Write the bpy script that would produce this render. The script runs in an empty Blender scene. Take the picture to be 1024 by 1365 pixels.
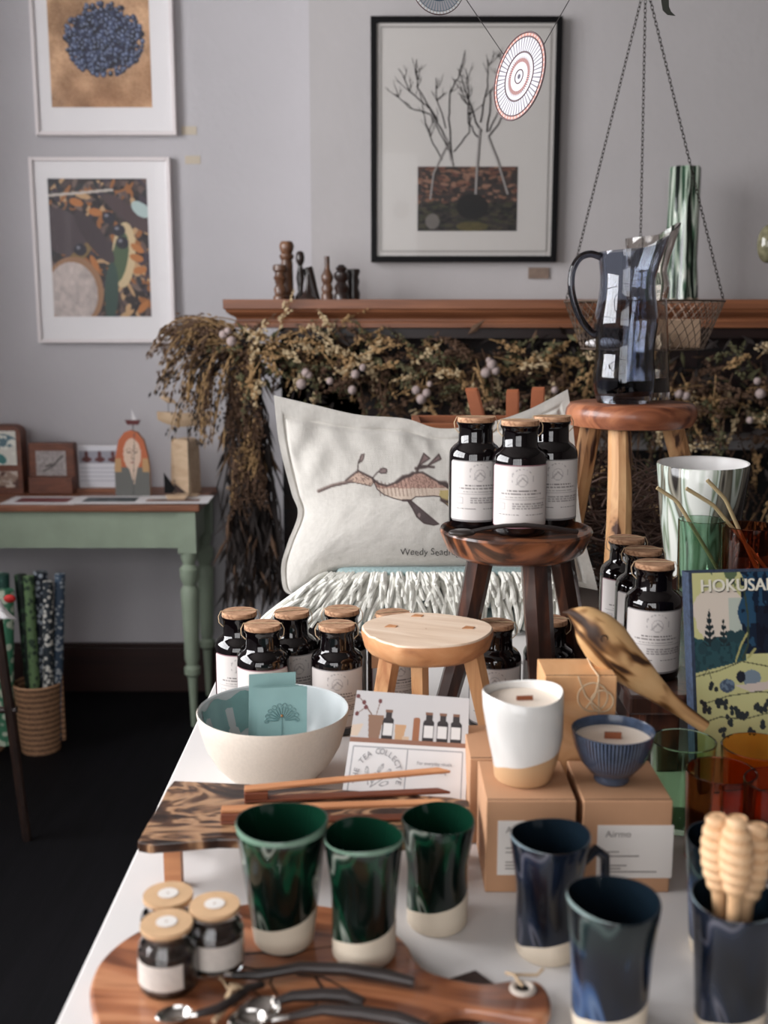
import bpy, math, random
import numpy as np
from mathutils import Vector, Matrix, noise as mnoise
rnd = random.Random(7)
PI = math.pi
sc = bpy.context.scene
COL = sc.collection
# ------------------------------------------------------------------ camera model
F, CX, CY, TILT, HC = 1450.0, 512.0, 682.5, math.radians(10.05), 1.315
ct, st = math.cos(TILT), math.sin(TILT)
def ray(px, py):
    u = (px - CX) / F; v = (CY - py) / F
    return Vector((u, ct + v * st, -st + v * ct))
def PY(px, py, Y):
    d = ray(px, py); s = Y / d.y
    return Vector((d.x * s, Y, HC + d.z * s))
def PZ(px, py, z):
    d = ray(px, py); s = (z - HC) / d.z
    return Vector((d.x * s, d.y * s, z))
def mpp(p):                                   # metres per photo pixel at a point
    return (p.y * ct + (HC - p.z) * st) / F
# ------------------------------------------------------------------ helpers
def lin(c):
    c = c / 255.0
    return c / 12.92 if c <= 0.04045 else ((c + 0.055) / 1.055) ** 2.4
def rgb(r, g, b): return (lin(r), lin(g), lin(b), 1.0)
def tag(o, label, cat, group=None, kind=None):
    if label: o['label'] = label
    if cat: o['category'] = cat
    if group: o['group'] = group
    if kind: o['kind'] = kind
    return o
def thing(name, label, cat, loc=(0, 0, 0), rz=0.0, group=None):
    o = bpy.data.objects.new(name, None); COL.objects.link(o)
    o.empty_display_size = 0.02
    o.location = loc; o.rotation_euler = (0, 0, rz)
    return tag(o, label, cat, group)
def dup(root, loc, rz=0.0, label=None, group=None, scale=None):
    r = root.copy(); COL.objects.link(r); r.location = loc; r.rotation_euler = (0, 0, rz)
    if scale: r.scale = (scale[0], scale[0], scale[1]) if isinstance(scale, tuple) else (scale,) * 3
    if label: r['label'] = label
    if group: r['group'] = group
    for ch in list(root.children):
        c = ch.copy(); COL.objects.link(c); c.parent = r
        for g in list(ch.children):
            d = g.copy(); COL.objects.link(d); d.parent = c
    return r
class G:
    def __init__(s): s.v = []; s.f = []; s.m = []
    def add(s, vs, fs, mi=0):
        b = len(s.v); s.v.extend([tuple(x) for x in vs])
        for f in fs: s.f.append([b + i for i in f]); s.m.append(mi)
        return s
    def box(s, c, d, mi=0, rz=0.0, rot=None):
        x, y, z = d[0] / 2, d[1] / 2, d[2] / 2
        vs = [Vector((a * x, b * y, e * z)) for a in (-1, 1) for b in (-1, 1) for e in (-1, 1)]
        M = rot if rot is not None else Matrix.Rotation(rz, 3, 'Z')
        vs = [M @ v + Vector(c) for v in vs]
        return s.add(vs, [(0, 1, 3, 2), (4, 6, 7, 5), (0, 4, 5, 1), (2, 3, 7, 6), (0, 2, 6, 4), (1, 5, 7, 3)], mi)
    def tube(s, pts, r, n=8, mi=0, cap=True, flat=1.0, up=None):
        pts = [Vector(p) for p in pts]; k = len(pts)
        rs = r if isinstance(r, (list, tuple)) else [r] * k
        vs = []; prev = None
        for i, p in enumerate(pts):
            t = (pts[min(i + 1, k - 1)] - pts[max(i - 1, 0)])
            if t.length < 1e-9: t = Vector((0, 0, 1))
            t.normalize()
            a = prev if prev is not None else (Vector(up) if up else (Vector((0, 0, 1)) if abs(t.z) < 0.9 else Vector((1, 0, 0))))
            b = t.cross(a)
            if b.length < 1e-6: b = t.orthogonal()
            b.normalize(); a = b.cross(t).normalized(); prev = a
            for j in range(n):
                q = 2 * PI * j / n
                vs.append(p + (a * math.cos(q) + b * (math.sin(q) * flat)) * rs[i])
        fs = []
        for i in range(k - 1):
            for j in range(n):
                fs.append((i * n + j, i * n + (j + 1) % n, (i + 1) * n + (j + 1) % n, (i + 1) * n + j))
        if cap:
            fs.append(tuple(reversed(range(n)))); fs.append(tuple((k - 1) * n + j for j in range(n)))
        return s.add(vs, fs, mi)
    def lathe(s, prof, n=40, c=(0, 0, 0), mi=0, fn=None, close=False, cap0=False, cap1=False):
        vs = []
        for (r, z) in prof:
            for j in range(n):
                q = 2 * PI * j / n
                p = Vector((r * math.cos(q), r * math.sin(q), z))
                if fn: p = fn(p, q)
                vs.append(p + Vector(c))
        k = len(prof); fs = []
        for i in range(k - 1 + (1 if close else 0)):
            for j in range(n):
                a, b = i, (i + 1) % k
                fs.append((a * n + j, a * n + (j + 1) % n, b * n + (j + 1) % n, b * n + j))
        if cap0: fs.append(tuple(reversed(range(n))))
        if cap1: fs.append(tuple((k - 1) * n + j for j in range(n)))
        return s.add(vs, fs, mi)
    def prism(s, pts, z0, z1, mi=0):                 # polygon in xy
        n = len(pts)
        vs = [(p[0], p[1], z0) for p in pts] + [(p[0], p[1], z1) for p in pts]
        fs = [tuple(reversed(range(n))), tuple(range(n, 2 * n))] + [(i, (i + 1) % n, n + (i + 1) % n, n + i) for i in range(n)]
        return s.add(vs, fs, mi)
    def slab(s, pts, y0, y1, mi=0):                  # polygon in xz
        n = len(pts)
        vs = [(p[0], y0, p[1]) for p in pts] + [(p[0], y1, p[1]) for p in pts]
        fs = [tuple(range(n)), tuple(reversed(range(n, 2 * n)))] + [(i, n + i, n + (i + 1) % n, (i + 1) % n) for i in range(n)]
        return s.add(vs, fs, mi)
    def sphere(s, c, r, n=12, m=8, mi=0, sc3=(1, 1, 1)):
        vs = [Vector((0, 0, r * sc3[2])) + Vector(c)]
        for i in range(1, m):
            a = PI * i / m
            for j in range(n):
                q = 2 * PI * j / n
                vs.append(Vector((r * sc3[0] * math.sin(a) * math.cos(q), r * sc3[1] * math.sin(a) * math.sin(q), r * sc3[2] * math.cos(a))) + Vector(c))
        vs.append(Vector((0, 0, -r * sc3[2])) + Vector(c))
        fs = [(0, 1 + j, 1 + (j + 1) % n) for j in range(n)]
        for i in range(m - 2):
            for j in range(n):
                fs.append((1 + i * n + j, 1 + (i + 1) * n + j, 1 + (i + 1) * n + (j + 1) % n, 1 + i * n + (j + 1) % n))
        L = len(vs) - 1
        fs += [(1 + (m - 2) * n + j, L, 1 + (m - 2) * n + (j + 1) % n) for j in range(n)]
        return s.add(vs, fs, mi)
    def torus(s, c, R, r, n=24, m=8, mi=0, axis='Z', M=None, sy=1.0):
        vs = []
        for i in range(n):
            a = 2 * PI * i / n
            for j in range(m):
                b = 2 * PI * j / m
                p = Vector(((R + r * math.cos(b)) * math.cos(a), (R + r * math.cos(b)) * math.sin(a) * sy, r * math.sin(b)))
                if M is not None: p = M @ p
                elif axis == 'Y': p = Vector((p.x, p.z, p.y))
                elif axis == 'X': p = Vector((p.z, p.x, p.y))
                vs.append(p + Vector(c))
        fs = [(i * m + j, ((i + 1) % n) * m + j, ((i + 1) % n) * m + (j + 1) % m, i * m + (j + 1) % m) for i in range(n) for j in range(m)]
        return s.add(vs, fs, mi)
    def build(s, name, mats, parent=None, smooth=True, world=False, bevel=0.0, subsurf=0, kind=None, label=None, angle=40, cols=None):
        me = bpy.data.meshes.new(name)
        off = Vector((0, 0, 0))
        if parent is None:
            a = np.array(s.v); off = Vector(((a[:, 0].min() + a[:, 0].max()) / 2, (a[:, 1].min() + a[:, 1].max()) / 2, a[:, 2].min()))
        elif world:
            off = Vector(parent.location)
            if parent.parent: off = off + Vector(parent.parent.location)
        vs = [(x - off.x, y - off.y, z - off.z) for (x, y, z) in s.v]
        me.from_pydata(vs, [], s.f)
        if not isinstance(mats, (list, tuple)): mats = [mats]
        for m in mats: me.materials.append(m)
        if len(mats) > 1: me.polygons.foreach_set('material_index', s.m)
        if cols is not None:
            at = me.color_attributes.new('Col', 'FLOAT_COLOR', 'POINT')
            at.data.foreach_set('color', np.asarray(cols, dtype=np.float32).ravel())
        me.update()
        bm_fix(me)
        if smooth:
            me.polygons.foreach_set('use_smooth', [True] * len(me.polygons))
            try: me.set_sharp_from_angle(angle=math.radians(angle))
            except Exception: pass
        o = bpy.data.objects.new(name, me); COL.objects.link(o)
        if parent is not None: o.parent = parent
        else: o.location = off
        if bevel > 0:
            b = o.modifiers.new('b', 'BEVEL'); b.width = bevel; b.segments = 2; b.limit_method = 'ANGLE'
        if subsurf:
            q = o.modifiers.new('s', 'SUBSURF'); q.levels = subsurf; q.render_levels = subsurf
        if kind: o['kind'] = kind
        if label: o['label'] = label
        return o
import bmesh
def bm_fix(me):
    if len(me.polygons) > 30000: return
    bm = bmesh.new(); bm.from_mesh(me); bmesh.ops.recalc_face_normals(bm, faces=bm.faces); bm.to_mesh(me); bm.free()
def text_geo(s, size, ext=0.0):
    cu = bpy.data.curves.new('t', 'FONT'); cu.body = s; cu.size = size; cu.extrude = ext; cu.align_x = 'CENTER'; cu.resolution_u = 3
    ob = bpy.data.objects.new('t', cu); COL.objects.link(ob)
    dg = bpy.context.evaluated_depsgraph_get(); me = bpy.data.meshes.new_from_object(ob.evaluated_get(dg))
    vs = [v.co.copy() for v in me.vertices]; fs = [tuple(p.vertices) for p in me.polygons]
    bpy.data.objects.remove(ob); bpy.data.curves.remove(cu); bpy.data.meshes.remove(me)
    return vs, fs
# ------------------------------------------------------------------ materials
def newmat(name):
    m = bpy.data.materials.new(name); m.use_nodes = True
    nt = m.node_tree; nt.nodes.clear()
    out = nt.nodes.new('ShaderNodeOutputMaterial'); b = nt.nodes.new('ShaderNodeBsdfPrincipled')
    nt.links.new(b.outputs[0], out.inputs[0])
    return m, nt, b
def mat(name, col, rough=0.6, metal=0.0, bump=0.0, bscale=80, var=0.0, vscale=8, coat=0.0, trans=0.0, ior=1.45, sheen=0.0, spec=0.5):
    m, nt, b = newmat(name)
    c = rgb(*col)
    b.inputs['Base Color'].default_value = c; b.inputs['Roughness'].default_value = rough; b.inputs['Metallic'].default_value = metal
    b.inputs['Coat Weight'].default_value = coat; b.inputs['Coat Roughness'].default_value = 0.05
    b.inputs['Transmission Weight'].default_value = trans; b.inputs['IOR'].default_value = ior
    b.inputs['Sheen Weight'].default_value = sheen; b.inputs['Specular IOR Level'].default_value = spec
    tc = nt.nodes.new('ShaderNodeTexCoord')
    if var > 0:
        n = nt.nodes.new('ShaderNodeTexNoise'); n.inputs['Scale'].default_value = vscale; n.inputs['Detail'].default_value = 5
        nt.links.new(tc.outputs['Object'], n.inputs['Vector'])
        r = nt.nodes.new('ShaderNodeValToRGB')
        r.color_ramp.elements[0].position = 0.3; r.color_ramp.elements[1].position = 0.7
        r.color_ramp.elements[0].color = (c[0] * (1 - var), c[1] * (1 - var), c[2] * (1 - var), 1)
        r.color_ramp.elements[1].color = (min(1, c[0] * (1 + var)), min(1, c[1] * (1 + var)), min(1, c[2] * (1 + var)), 1)
        nt.links.new(n.outputs[0], r.inputs[0]); nt.links.new(r.outputs[0], b.inputs['Base Color'])
    if bump > 0:
        n = nt.nodes.new('ShaderNodeTexNoise'); n.inputs['Scale'].default_value = bscale; n.inputs['Detail'].default_value = 4
        nt.links.new(tc.outputs['Object'], n.inputs['Vector'])
        bp = nt.nodes.new('ShaderNodeBump'); bp.inputs['Strength'].default_value = bump; bp.inputs['Distance'].default_value = 0.004
        nt.links.new(n.outputs[0], bp.inputs['Height']); nt.links.new(bp.outputs[0], b.inputs['Normal'])
    return m
def ramp(nt, stops):
    r = nt.nodes.new('ShaderNodeValToRGB'); e = r.color_ramp.elements
    while len(e) < len(stops): e.new(0.5)
    for i, (p, c) in enumerate(stops): e[i].position = p; e[i].color = rgb(*c)
    return r
def wood(name, stops, scale=(6, 6, 60), rot=(0, 0, 0), rough=0.5, dist=1.2, bump=0.15, detail=4, ns=1.0, coat=0.0):
    """stretched noise grain; scale small along the grain"""
    m, nt, b = newmat(name); b.inputs['Roughness'].default_value = rough; b.inputs['Coat Weight'].default_value = coat
    tc = nt.nodes.new('ShaderNodeTexCoord'); mp = nt.nodes.new('ShaderNodeMapping')
    mp.inputs['Scale'].default_value = scale; mr = nt.nodes.new('ShaderNodeMapping'); mr.inputs['Rotation'].default_value = rot
    nt.links.new(tc.outputs['Object'], mr.inputs['Vector']); nt.links.new(mr.outputs[0], mp.inputs['Vector'])
    n = nt.nodes.new('ShaderNodeTexNoise'); n.inputs['Scale'].default_value = ns; n.inputs['Detail'].default_value = detail; n.inputs['Distortion'].default_value = dist
    nt.links.new(mp.outputs[0], n.inputs['Vector'])
    r = ramp(nt, stops); nt.links.new(n.outputs[0], r.inputs[0]); nt.links.new(r.outputs[0], b.inputs['Base Color'])
    bp = nt.nodes.new('ShaderNodeBump'); bp.inputs['Strength'].default_value = bump; bp.inputs['Distance'].default_value = 0.002
    nt.links.new(n.outputs[0], bp.inputs['Height']); nt.links.new(bp.outputs[0], b.inputs['Normal'])
    return m
def glaze(name, stops, clay, h, edge, zc=0.22, rough=0.12, ns=12, dist=2.3, zs=0.5, top=None):
    """glazed stoneware: swirled glaze above a wavy line, bare clay below, paler edge at the rim"""
    m, nt, b = newmat(name)
    tc = nt.nodes.new('ShaderNodeTexCoord'); sp = nt.nodes.new('ShaderNodeSeparateXYZ'); nt.links.new(tc.outputs['Object'], sp.inputs[0])
    mp = nt.nodes.new('ShaderNodeMapping'); mp.inputs['Scale'].default_value = (1, 1, zs); nt.links.new(tc.outputs['Object'], mp.inputs[0])
    n = nt.nodes.new('ShaderNodeTexNoise'); n.inputs['Scale'].default_value = ns; n.inputs['Detail'].default_value = 0.8; n.inputs['Distortion'].default_value = dist
    nt.links.new(mp.outputs[0], n.inputs['Vector']); r = ramp(nt, stops); nt.links.new(n.outputs[0], r.inputs[0])
    rout = r.outputs[0]
    if top:
        r2 = ramp(nt, top); nt.links.new(n.outputs[0], r2.inputs[0])
        mz = nt.nodes.new('ShaderNodeMath'); mz.operation = 'MULTIPLY_ADD'; mz.inputs[1].default_value = 0.06; nt.links.new(n.outputs[0], mz.inputs[0]); nt.links.new(sp.outputs[2], mz.inputs[2])
        mr_ = nt.nodes.new('ShaderNodeMapRange'); mr_.inputs[1].default_value = h * .52 + .03; mr_.inputs[2].default_value = h * .74 + .03; nt.links.new(mz.outputs[0], mr_.inputs[0])
        mt = nt.nodes.new('ShaderNodeMix'); mt.data_type = 'RGBA'; nt.links.new(mr_.outputs[0], mt.inputs[0]); nt.links.new(r.outputs[0], mt.inputs[6]); nt.links.new(r2.outputs[0], mt.inputs[7]); rout = mt.outputs[2]
    n2 = nt.nodes.new('ShaderNodeTexNoise'); n2.inputs['Scale'].default_value = 20; n2.inputs['Detail'].default_value = 0; nt.links.new(tc.outputs['Object'], n2.inputs['Vector'])
    ma = nt.nodes.new('ShaderNodeMath'); ma.operation = 'MULTIPLY_ADD'; ma.inputs[1].default_value = -0.06; nt.links.new(n2.outputs[0], ma.inputs[0]); nt.links.new(sp.outputs[2], ma.inputs[2])
    gt = nt.nodes.new('ShaderNodeMath'); gt.operation = 'GREATER_THAN'; gt.inputs[1].default_value = h * zc - 0.030; nt.links.new(ma.outputs[0], gt.inputs[0])
    g2 = nt.nodes.new('ShaderNodeMath'); g2.operation = 'GREATER_THAN'; g2.inputs[1].default_value = h * 0.988; nt.links.new(sp.outputs[2], g2.inputs[0])
    m1 = nt.nodes.new('ShaderNodeMix'); m1.data_type = 'RGBA'; m1.inputs[6].default_value = rgb(*clay)
    nt.links.new(gt.outputs[0], m1.inputs[0]); nt.links.new(rout, m1.inputs[7])
    m2 = nt.nodes.new('ShaderNodeMix'); m2.data_type = 'RGBA'; m2.inputs[7].default_value = rgb(*edge)
    nt.links.new(g2.outputs[0], m2.inputs[0]); nt.links.new(m1.outputs[2], m2.inputs[6]); nt.links.new(m2.outputs[2], b.inputs['Base Color'])
    m3 = nt.nodes.new('ShaderNodeMix'); m3.data_type = 'FLOAT'; m3.inputs[2].default_value = 0.8; m3.inputs[3].default_value = rough
    nt.links.new(gt.outputs[0], m3.inputs[0]); nt.links.new(m3.outputs[0], b.inputs['Roughness'])
    return m
def printmat(name, rough=0.6, weave=False):
    m, nt, b = newmat(name); b.inputs['Roughness'].default_value = rough
    a = nt.nodes.new('ShaderNodeVertexColor'); a.layer_name = 'Col'; nt.links.new(a.outputs[0], b.inputs['Base Color'])
    if weave:
        b.inputs['Sheen Weight'].default_value = 0.2
        tc = nt.nodes.new('ShaderNodeTexCoord'); h = []
        for sx in ((900, 60, 60), (60, 60, 900)):
            mp = nt.nodes.new('ShaderNodeMapping'); mp.inputs['Scale'].default_value = sx; nt.links.new(tc.outputs['Object'], mp.inputs[0])
            n = nt.nodes.new('ShaderNodeTexNoise'); n.inputs['Scale'].default_value = 1; nt.links.new(mp.outputs[0], n.inputs['Vector']); h.append(n)
        ad = nt.nodes.new('ShaderNodeMath'); nt.links.new(h[0].outputs[0], ad.inputs[0]); nt.links.new(h[1].outputs[0], ad.inputs[1])
        bp = nt.nodes.new('ShaderNodeBump'); bp.inputs['Strength'].default_value = 0.5; bp.inputs['Distance'].default_value = 0.001
        nt.links.new(ad.outputs[0], bp.inputs['Height']); nt.links.new(bp.outputs[0], b.inputs['Normal'])
    return m
def glass(name, col, rough=0.0):
    m, nt, b = newmat(name); b.inputs['Base Color'].default_value = (col[0], col[1], col[2], 1)
    b.inputs['Transmission Weight'].default_value = 1.0; b.inputs['Roughness'].default_value = rough; b.inputs['IOR'].default_value = 1.45
    return m
def pane(name):
    m, nt, b = newmat(name); nt.nodes.remove(b)
    out = [n for n in nt.nodes if n.type == 'OUTPUT_MATERIAL'][0]
    t = nt.nodes.new('ShaderNodeBsdfTransparent'); g = nt.nodes.new('ShaderNodeBsdfGlossy'); g.inputs['Roughness'].default_value = 0.02
    fr = nt.nodes.new('ShaderNodeFresnel'); fr.inputs[0].default_value = 1.16
    mx = nt.nodes.new('ShaderNodeMixShader'); nt.links.new(fr.outputs[0], mx.inputs[0]); nt.links.new(t.outputs[0], mx.inputs[1]); nt.links.new(g.outputs[0], mx.inputs[2]); nt.links.new(mx.outputs[0], out.inputs[0])
    return m
M = {}
M['wall'] = mat('painted_plaster', (184, 181, 184), 0.85, bump=0.35, bscale=45, var=0.03, vscale=3)
M['wall2'] = mat('painted_plaster_breast', (174, 170, 170), 0.85, bump=0.3, bscale=38, var=0.03, vscale=4)
M['ceil'] = mat('ceiling_paint', (128, 122, 118), 0.9)  # unseen ceiling, tone darkened to cut bounce light
M['wallr'] = mat('low_bounce_wall_paint', (104, 96, 92), 0.9)  # unseen right and front walls, darkened so less light bounces back
M['floor'] = wood('black_floor_boards', [(0.3, (8, 8, 11)), (0.7, (16, 15, 19))], (40, 2, 1), rough=0.7, bump=0.2)
M['floor'].node_tree.nodes['Principled BSDF'].inputs['Specular IOR Level'].default_value = 0.15
M['base'] = wood('dark_red_skirting', [(0.3, (34, 17, 15)), (0.7, (52, 27, 22))], (2, 20, 60), rough=0.5)
M['wframe'] = mat('white_frame', (222, 214, 214), 0.45)
M['bframe'] = mat('black_frame', (7, 6, 8), 0.5, spec=0.2)
M['matb'] = mat('mat_board', (226, 223, 224), 0.9)
M['matb2'] = mat('mat_board_grey', (196, 192, 188), 0.9)
M['matb3'] = mat('inner_line', (150, 146, 142), 0.9)
M['print'] = printmat('printed_paper', 0.55)
M['printg'] = printmat('printed_gloss', 0.25)
M['linen'] = printmat('printed_linen', 0.9, True)
M['linenp'] = mat('plain_linen', (196, 192, 184), 0.9, bump=0.3, bscale=500, sheen=0.2)
M['pane'] = pane('picture_glass')
M['ink'] = mat('ink', (42, 38, 38), 0.7)
M['inkl'] = mat('pale_ink', (150, 145, 142), 0.7)
M['mantel'] = wood('mantel_wood', [(0.3, (100, 60, 40)), (0.55, (128, 80, 53)), (0.75, (146, 94, 64))], (2.5, 30, 50), rough=0.4)
M['green'] = mat('green_painted_wood', (140, 153, 134), 0.55, var=0.08, vscale=12, bump=0.1, bscale=30)
M['ttop'] = wood('brown_table_top', [(0.3, (104, 62, 42)), (0.7, (140, 88, 60))], (3, 40, 40), rough=0.45)
M['white'] = mat('white_paint', (214, 211, 209), 0.5, var=0.02, vscale=5, bump=0.05, bscale=20)
M['dwood'] = wood('dark_stool_wood', [(0.25, (22, 13, 11)), (0.5, (50, 28, 21)), (0.72, (92, 52, 34))], (50, 50, 7), rough=0.38, dist=0.8, coat=0.3)
M['dseat'] = wood('dark_seat_wood', [(0.34, (26, 16, 13)), (0.48, (64, 38, 27)), (0.58, (130, 78, 50)), (0.7, (160, 100, 66))], (6, 40, 14), rough=0.32, dist=1.5, coat=0.3)
M['raw'] = wood('raw_pine', [(0.25, (210, 180, 152)), (0.5, (232, 208, 184)), (0.75, (240, 222, 202))], (7, 40, 14), rot=(0, 0, 0.4), rough=0.6, dist=1.2)
M['rawedge'] = wood('raw_pine_edge', [(0.25, (150, 96, 60)), (0.5, (196, 138, 92)), (0.75, (216, 164, 118))], (12, 12, 30), rough=0.6, dist=1.5)
M['rawleg'] = wood('raw_pine_leg', [(0.3, (176, 118, 76)), (0.5, (208, 156, 108)), (0.75, (224, 178, 132))], (60, 60, 6), rough=0.6)
M['redseat'] = wood('red_brown_seat', [(0.36, (84, 42, 28)), (0.48, (134, 78, 52)), (0.62, (170, 108, 74))], (6, 20, 16), rough=0.4, dist=1.4, coat=0.2)
M['barkleg'] = wood('debarked_branch', [(0.36, (70, 38, 22)), (0.42, (186, 136, 92)), (0.6, (216, 172, 124)), (0.8, (196, 146, 100))], (30, 30, 6), rough=0.6, dist=1.0)
M['bottle'] = mat('black_violet_glass', (9, 5, 7), 0.04, spec=0.6, coat=0.5)
M['cork'] = wood('cork', [(0.3, (120, 82, 58)), (0.5, (176, 134, 102)), (0.7, (200, 160, 128))], (80, 260, 200), rough=0.85, dist=0.3)
M['twine'] = mat('twine', (196, 170, 138), 0.9, bump=0.3, bscale=900)
M['bark'] = mat('bark_side', (120, 110, 104), 0.8, var=0.3, vscale=40)
M['leather'] = mat('tan_leather', (160, 94, 62), 0.5, var=0.12, vscale=20)
M['blanket'] = mat('pale_teal_wool', (150, 172, 172), 0.95, bump=0.6, bscale=200, sheen=0.4)
M['fringe'] = mat('off_white_wool', (232, 231, 222), 0.95, bump=0.5, bscale=400, sheen=0.4)
M['twig'] = mat('twigs', (104, 84, 76), 0.8, var=0.35, vscale=30)
M['kraft'] = mat('kraft_card', (184, 140, 106), 0.75, var=0.05, vscale=20, bump=0.05, bscale=300)
M['kraftd'] = mat('kraft_shadow_gap', (60, 40, 28), 0.9)
M['stick'] = mat('white_sticker', (222, 216, 210), 0.6)
M['boxwood'] = wood('birch_box', [(0.3, (196, 142, 96)), (0.5, (214, 164, 116)), (0.62, (222, 176, 130)), (0.8, (200, 150, 104))], (8, 8, 14), rough=0.55, dist=2.0)
M['birdw'] = wood('olive_wood', [(0.37, (58, 34, 18)), (0.42, (140, 98, 58)), (0.47, (204, 162, 112)), (0.62, (216, 178, 128)), (0.75, (190, 146, 98))], (6, 34, 42), rot=(0, math.radians(-39), 0), rough=0.45, dist=0.9, detail=2)
M['wax'] = mat('candle_wax', (236, 222, 206), 0.5)
M['wick'] = mat('wooden_wick', (140, 80, 52), 0.8)
M['wcup'] = glaze('white_stoneware', [(0.3, (206, 204, 200)), (0.7, (224, 222, 218))], (196, 158, 118), 0.095, (222, 220, 215), zc=0.27, ns=30, dist=0.5)
M['brass'] = mat('brass_straw', (212, 190, 146), 0.35, metal=0.55)
M['dmetal'] = mat('dark_metal', (60, 55, 52), 0.3, metal=0.9)
M['horn'] = wood('black_horn', [(0.3, (26, 22, 22)), (0.7, (60, 52, 50))], (4, 40, 40), rough=0.35)
M['steel'] = mat('polished_steel', (190, 186, 182), 0.15, metal=1.0)
M['wire'] = mat('rusty_wire', (120, 104, 92), 0.45, metal=0.7)
M['chain'] = mat('chain_metal', (70, 66, 62), 0.45, metal=0.9)
M['thread'] = mat('thread', (70, 66, 66), 0.8)
M['smoke'] = glass('smoky_blue_glass', (0.52, 0.56, 0.64))
M['smokeh'] = glass('smoky_handle_glass', (0.12, 0.13, 0.17))
M['smokeb'] = glass('smoky_brown_glass', (0.80, 0.77, 0.74))
M['smokebase'] = glass('smoky_base_glass', (0.03, 0.03, 0.04))
M['clear'] = glass('clear_glass', (0.97, 0.97, 0.97))
M['amber'] = glass('amber_glass', (0.95, 0.42, 0.10))
M['damber'] = glass('dark_amber_glass', (0.72, 0.30, 0.18))
M['ggreen'] = glass('green_glass', (0.62, 0.83, 0.62))
M['gdark'] = glass('dark_green_glass', (0.55, 0.72, 0.60))
M['glassb'] = glass('greenish_glass_ball', (0.72, 0.74, 0.5))
M['teal'] = mat('teal_card', (124, 158, 156), 0.5, var=0.05, vscale=30)
M['teald'] = mat('teal_card_embossing', (92, 128, 128), 0.5)
M['tong'] = wood('tong_wood', [(0.3, (176, 112, 72)), (0.7, (206, 146, 100))], (4, 60, 60), rough=0.5)
M['tongd'] = wood('tong_wood_dark', [(0.3, (110, 56, 36)), (0.7, (138, 76, 48))], (4, 60, 60), rough=0.5)
M['smoke_board'] = wood('live_edge_board', [(0.36, (34, 22, 18)), (0.45, (84, 56, 40)), (0.50, (176, 138, 104)), (0.56, (150, 112, 82)), (0.62, (60, 40, 30)), (0.70, (140, 102, 74))], (7, 17, 6), rough=0.35, dist=3.0, detail=2, coat=0.15)
M['acacia'] = wood('acacia_board', [(0.30, (60, 34, 24)), (0.40, (120, 70, 46)), (0.50, (164, 104, 70)), (0.60, (192, 134, 96)), (0.72, (140, 84, 54))], (5, 22, 6), rot=(0, 0, 0.2), rough=0.3, dist=1.2, detail=3, coat=0.3)
M['acedge'] = mat('sap_wood_edge', (186, 140, 108), 0.6)
M['spice'] = mat('dried_tea', (50, 36, 28), 0.9, var=0.7, vscale=160, bump=0.9, bscale=180)
M['dipper'] = wood('beech_dipper', [(0.3, (206, 164, 122)), (0.7, (226, 190, 150))], (30, 30, 10), rough=0.55)
M['wicker'] = None
M['black'] = mat('black_cavity', (6, 5, 6), 0.8)
M['red'] = mat('red_fabric', (170, 30, 26), 0.7)
M['brasscap'] = mat('wood_lid', (200, 164, 126), 0.6, var=0.08, vscale=60)
M['blueg'] = None
gst = [(0.30, (4, 14, 11)), (0.42, (6, 22, 16)), (0.47, (16, 62, 42)), (0.50, (8, 30, 22)), (0.53, (22, 52, 40)), (0.56, (136, 142, 132)), (0.585, (18, 34, 28)), (0.68, (5, 14, 12))]
bst = [(0.30, (8, 12, 22)), (0.43, (12, 20, 36)), (0.50, (44, 70, 108)), (0.56, (80, 98, 126)), (0.60, (36, 56, 88)), (0.72, (12, 16, 26))]
kst = [(0.30, (10, 13, 20)), (0.45, (18, 25, 38)), (0.53, (28, 36, 52)), (0.56, (84, 84, 94)), (0.59, (26, 30, 40)), (0.72, (10, 14, 20))]
clay = (214, 200, 180)
M['cupg'] = glaze('green_glaze', gst, clay, 0.11, (112, 140, 122), zc=0.25)
M['cupb'] = glaze('blue_glaze', bst, clay, 0.113, (118, 134, 132), zc=0.22, top=[(0.3, (10, 16, 18)), (0.5, (20, 32, 34)), (0.56, (56, 70, 68)), (0.6, (16, 24, 28)), (0.75, (8, 12, 16))])
M['cupk'] = glaze('ink_blue_glaze', kst, clay, 0.113, (110, 124, 130), zc=0.16)
M['ing'] = mat('green_glaze_inside', (11, 43, 30), 0.06)
M['inb'] = mat('blue_glaze_inside', (16, 26, 34), 0.1)
M['bowlo'] = mat('speckled_cream_stoneware', (218, 206, 192), 0.7, var=0.04, vscale=300)
M['bowli'] = mat('celadon_glaze', (192, 198, 199), 0.25, var=0.08, vscale=14)
M['bowlt'] = mat('teal_brush_mark', (126, 164, 162), 0.25, var=0.2, vscale=20)
M['vase'] = glaze('streaked_green_vase', [(0.34, (206, 208, 202)), (0.42, (112, 128, 104)), (0.47, (196, 204, 196)), (0.52, (176, 188, 180)), (0.56, (84, 80, 68)), (0.62, (140, 136, 124)), (0.68, (40, 36, 34))], clay, 0.2215, (220, 220, 215), zc=0.0, ns=24, zs=0.16, dist=0.8)
M['vasein'] = mat('white_glaze_inside', (222, 220, 218), 0.3)
M['bamboo'] = glaze('green_white_bamboo_glaze', [(0.38, (14, 26, 20)), (0.44, (34, 66, 48)), (0.48, (150, 172, 150)), (0.55, (204, 208, 198)), (0.58, (70, 104, 80)), (0.62, (16, 26, 22))], clay, 0.4, (60, 90, 70), zc=0.0, ns=60, zs=0.06, dist=0.6)
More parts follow.
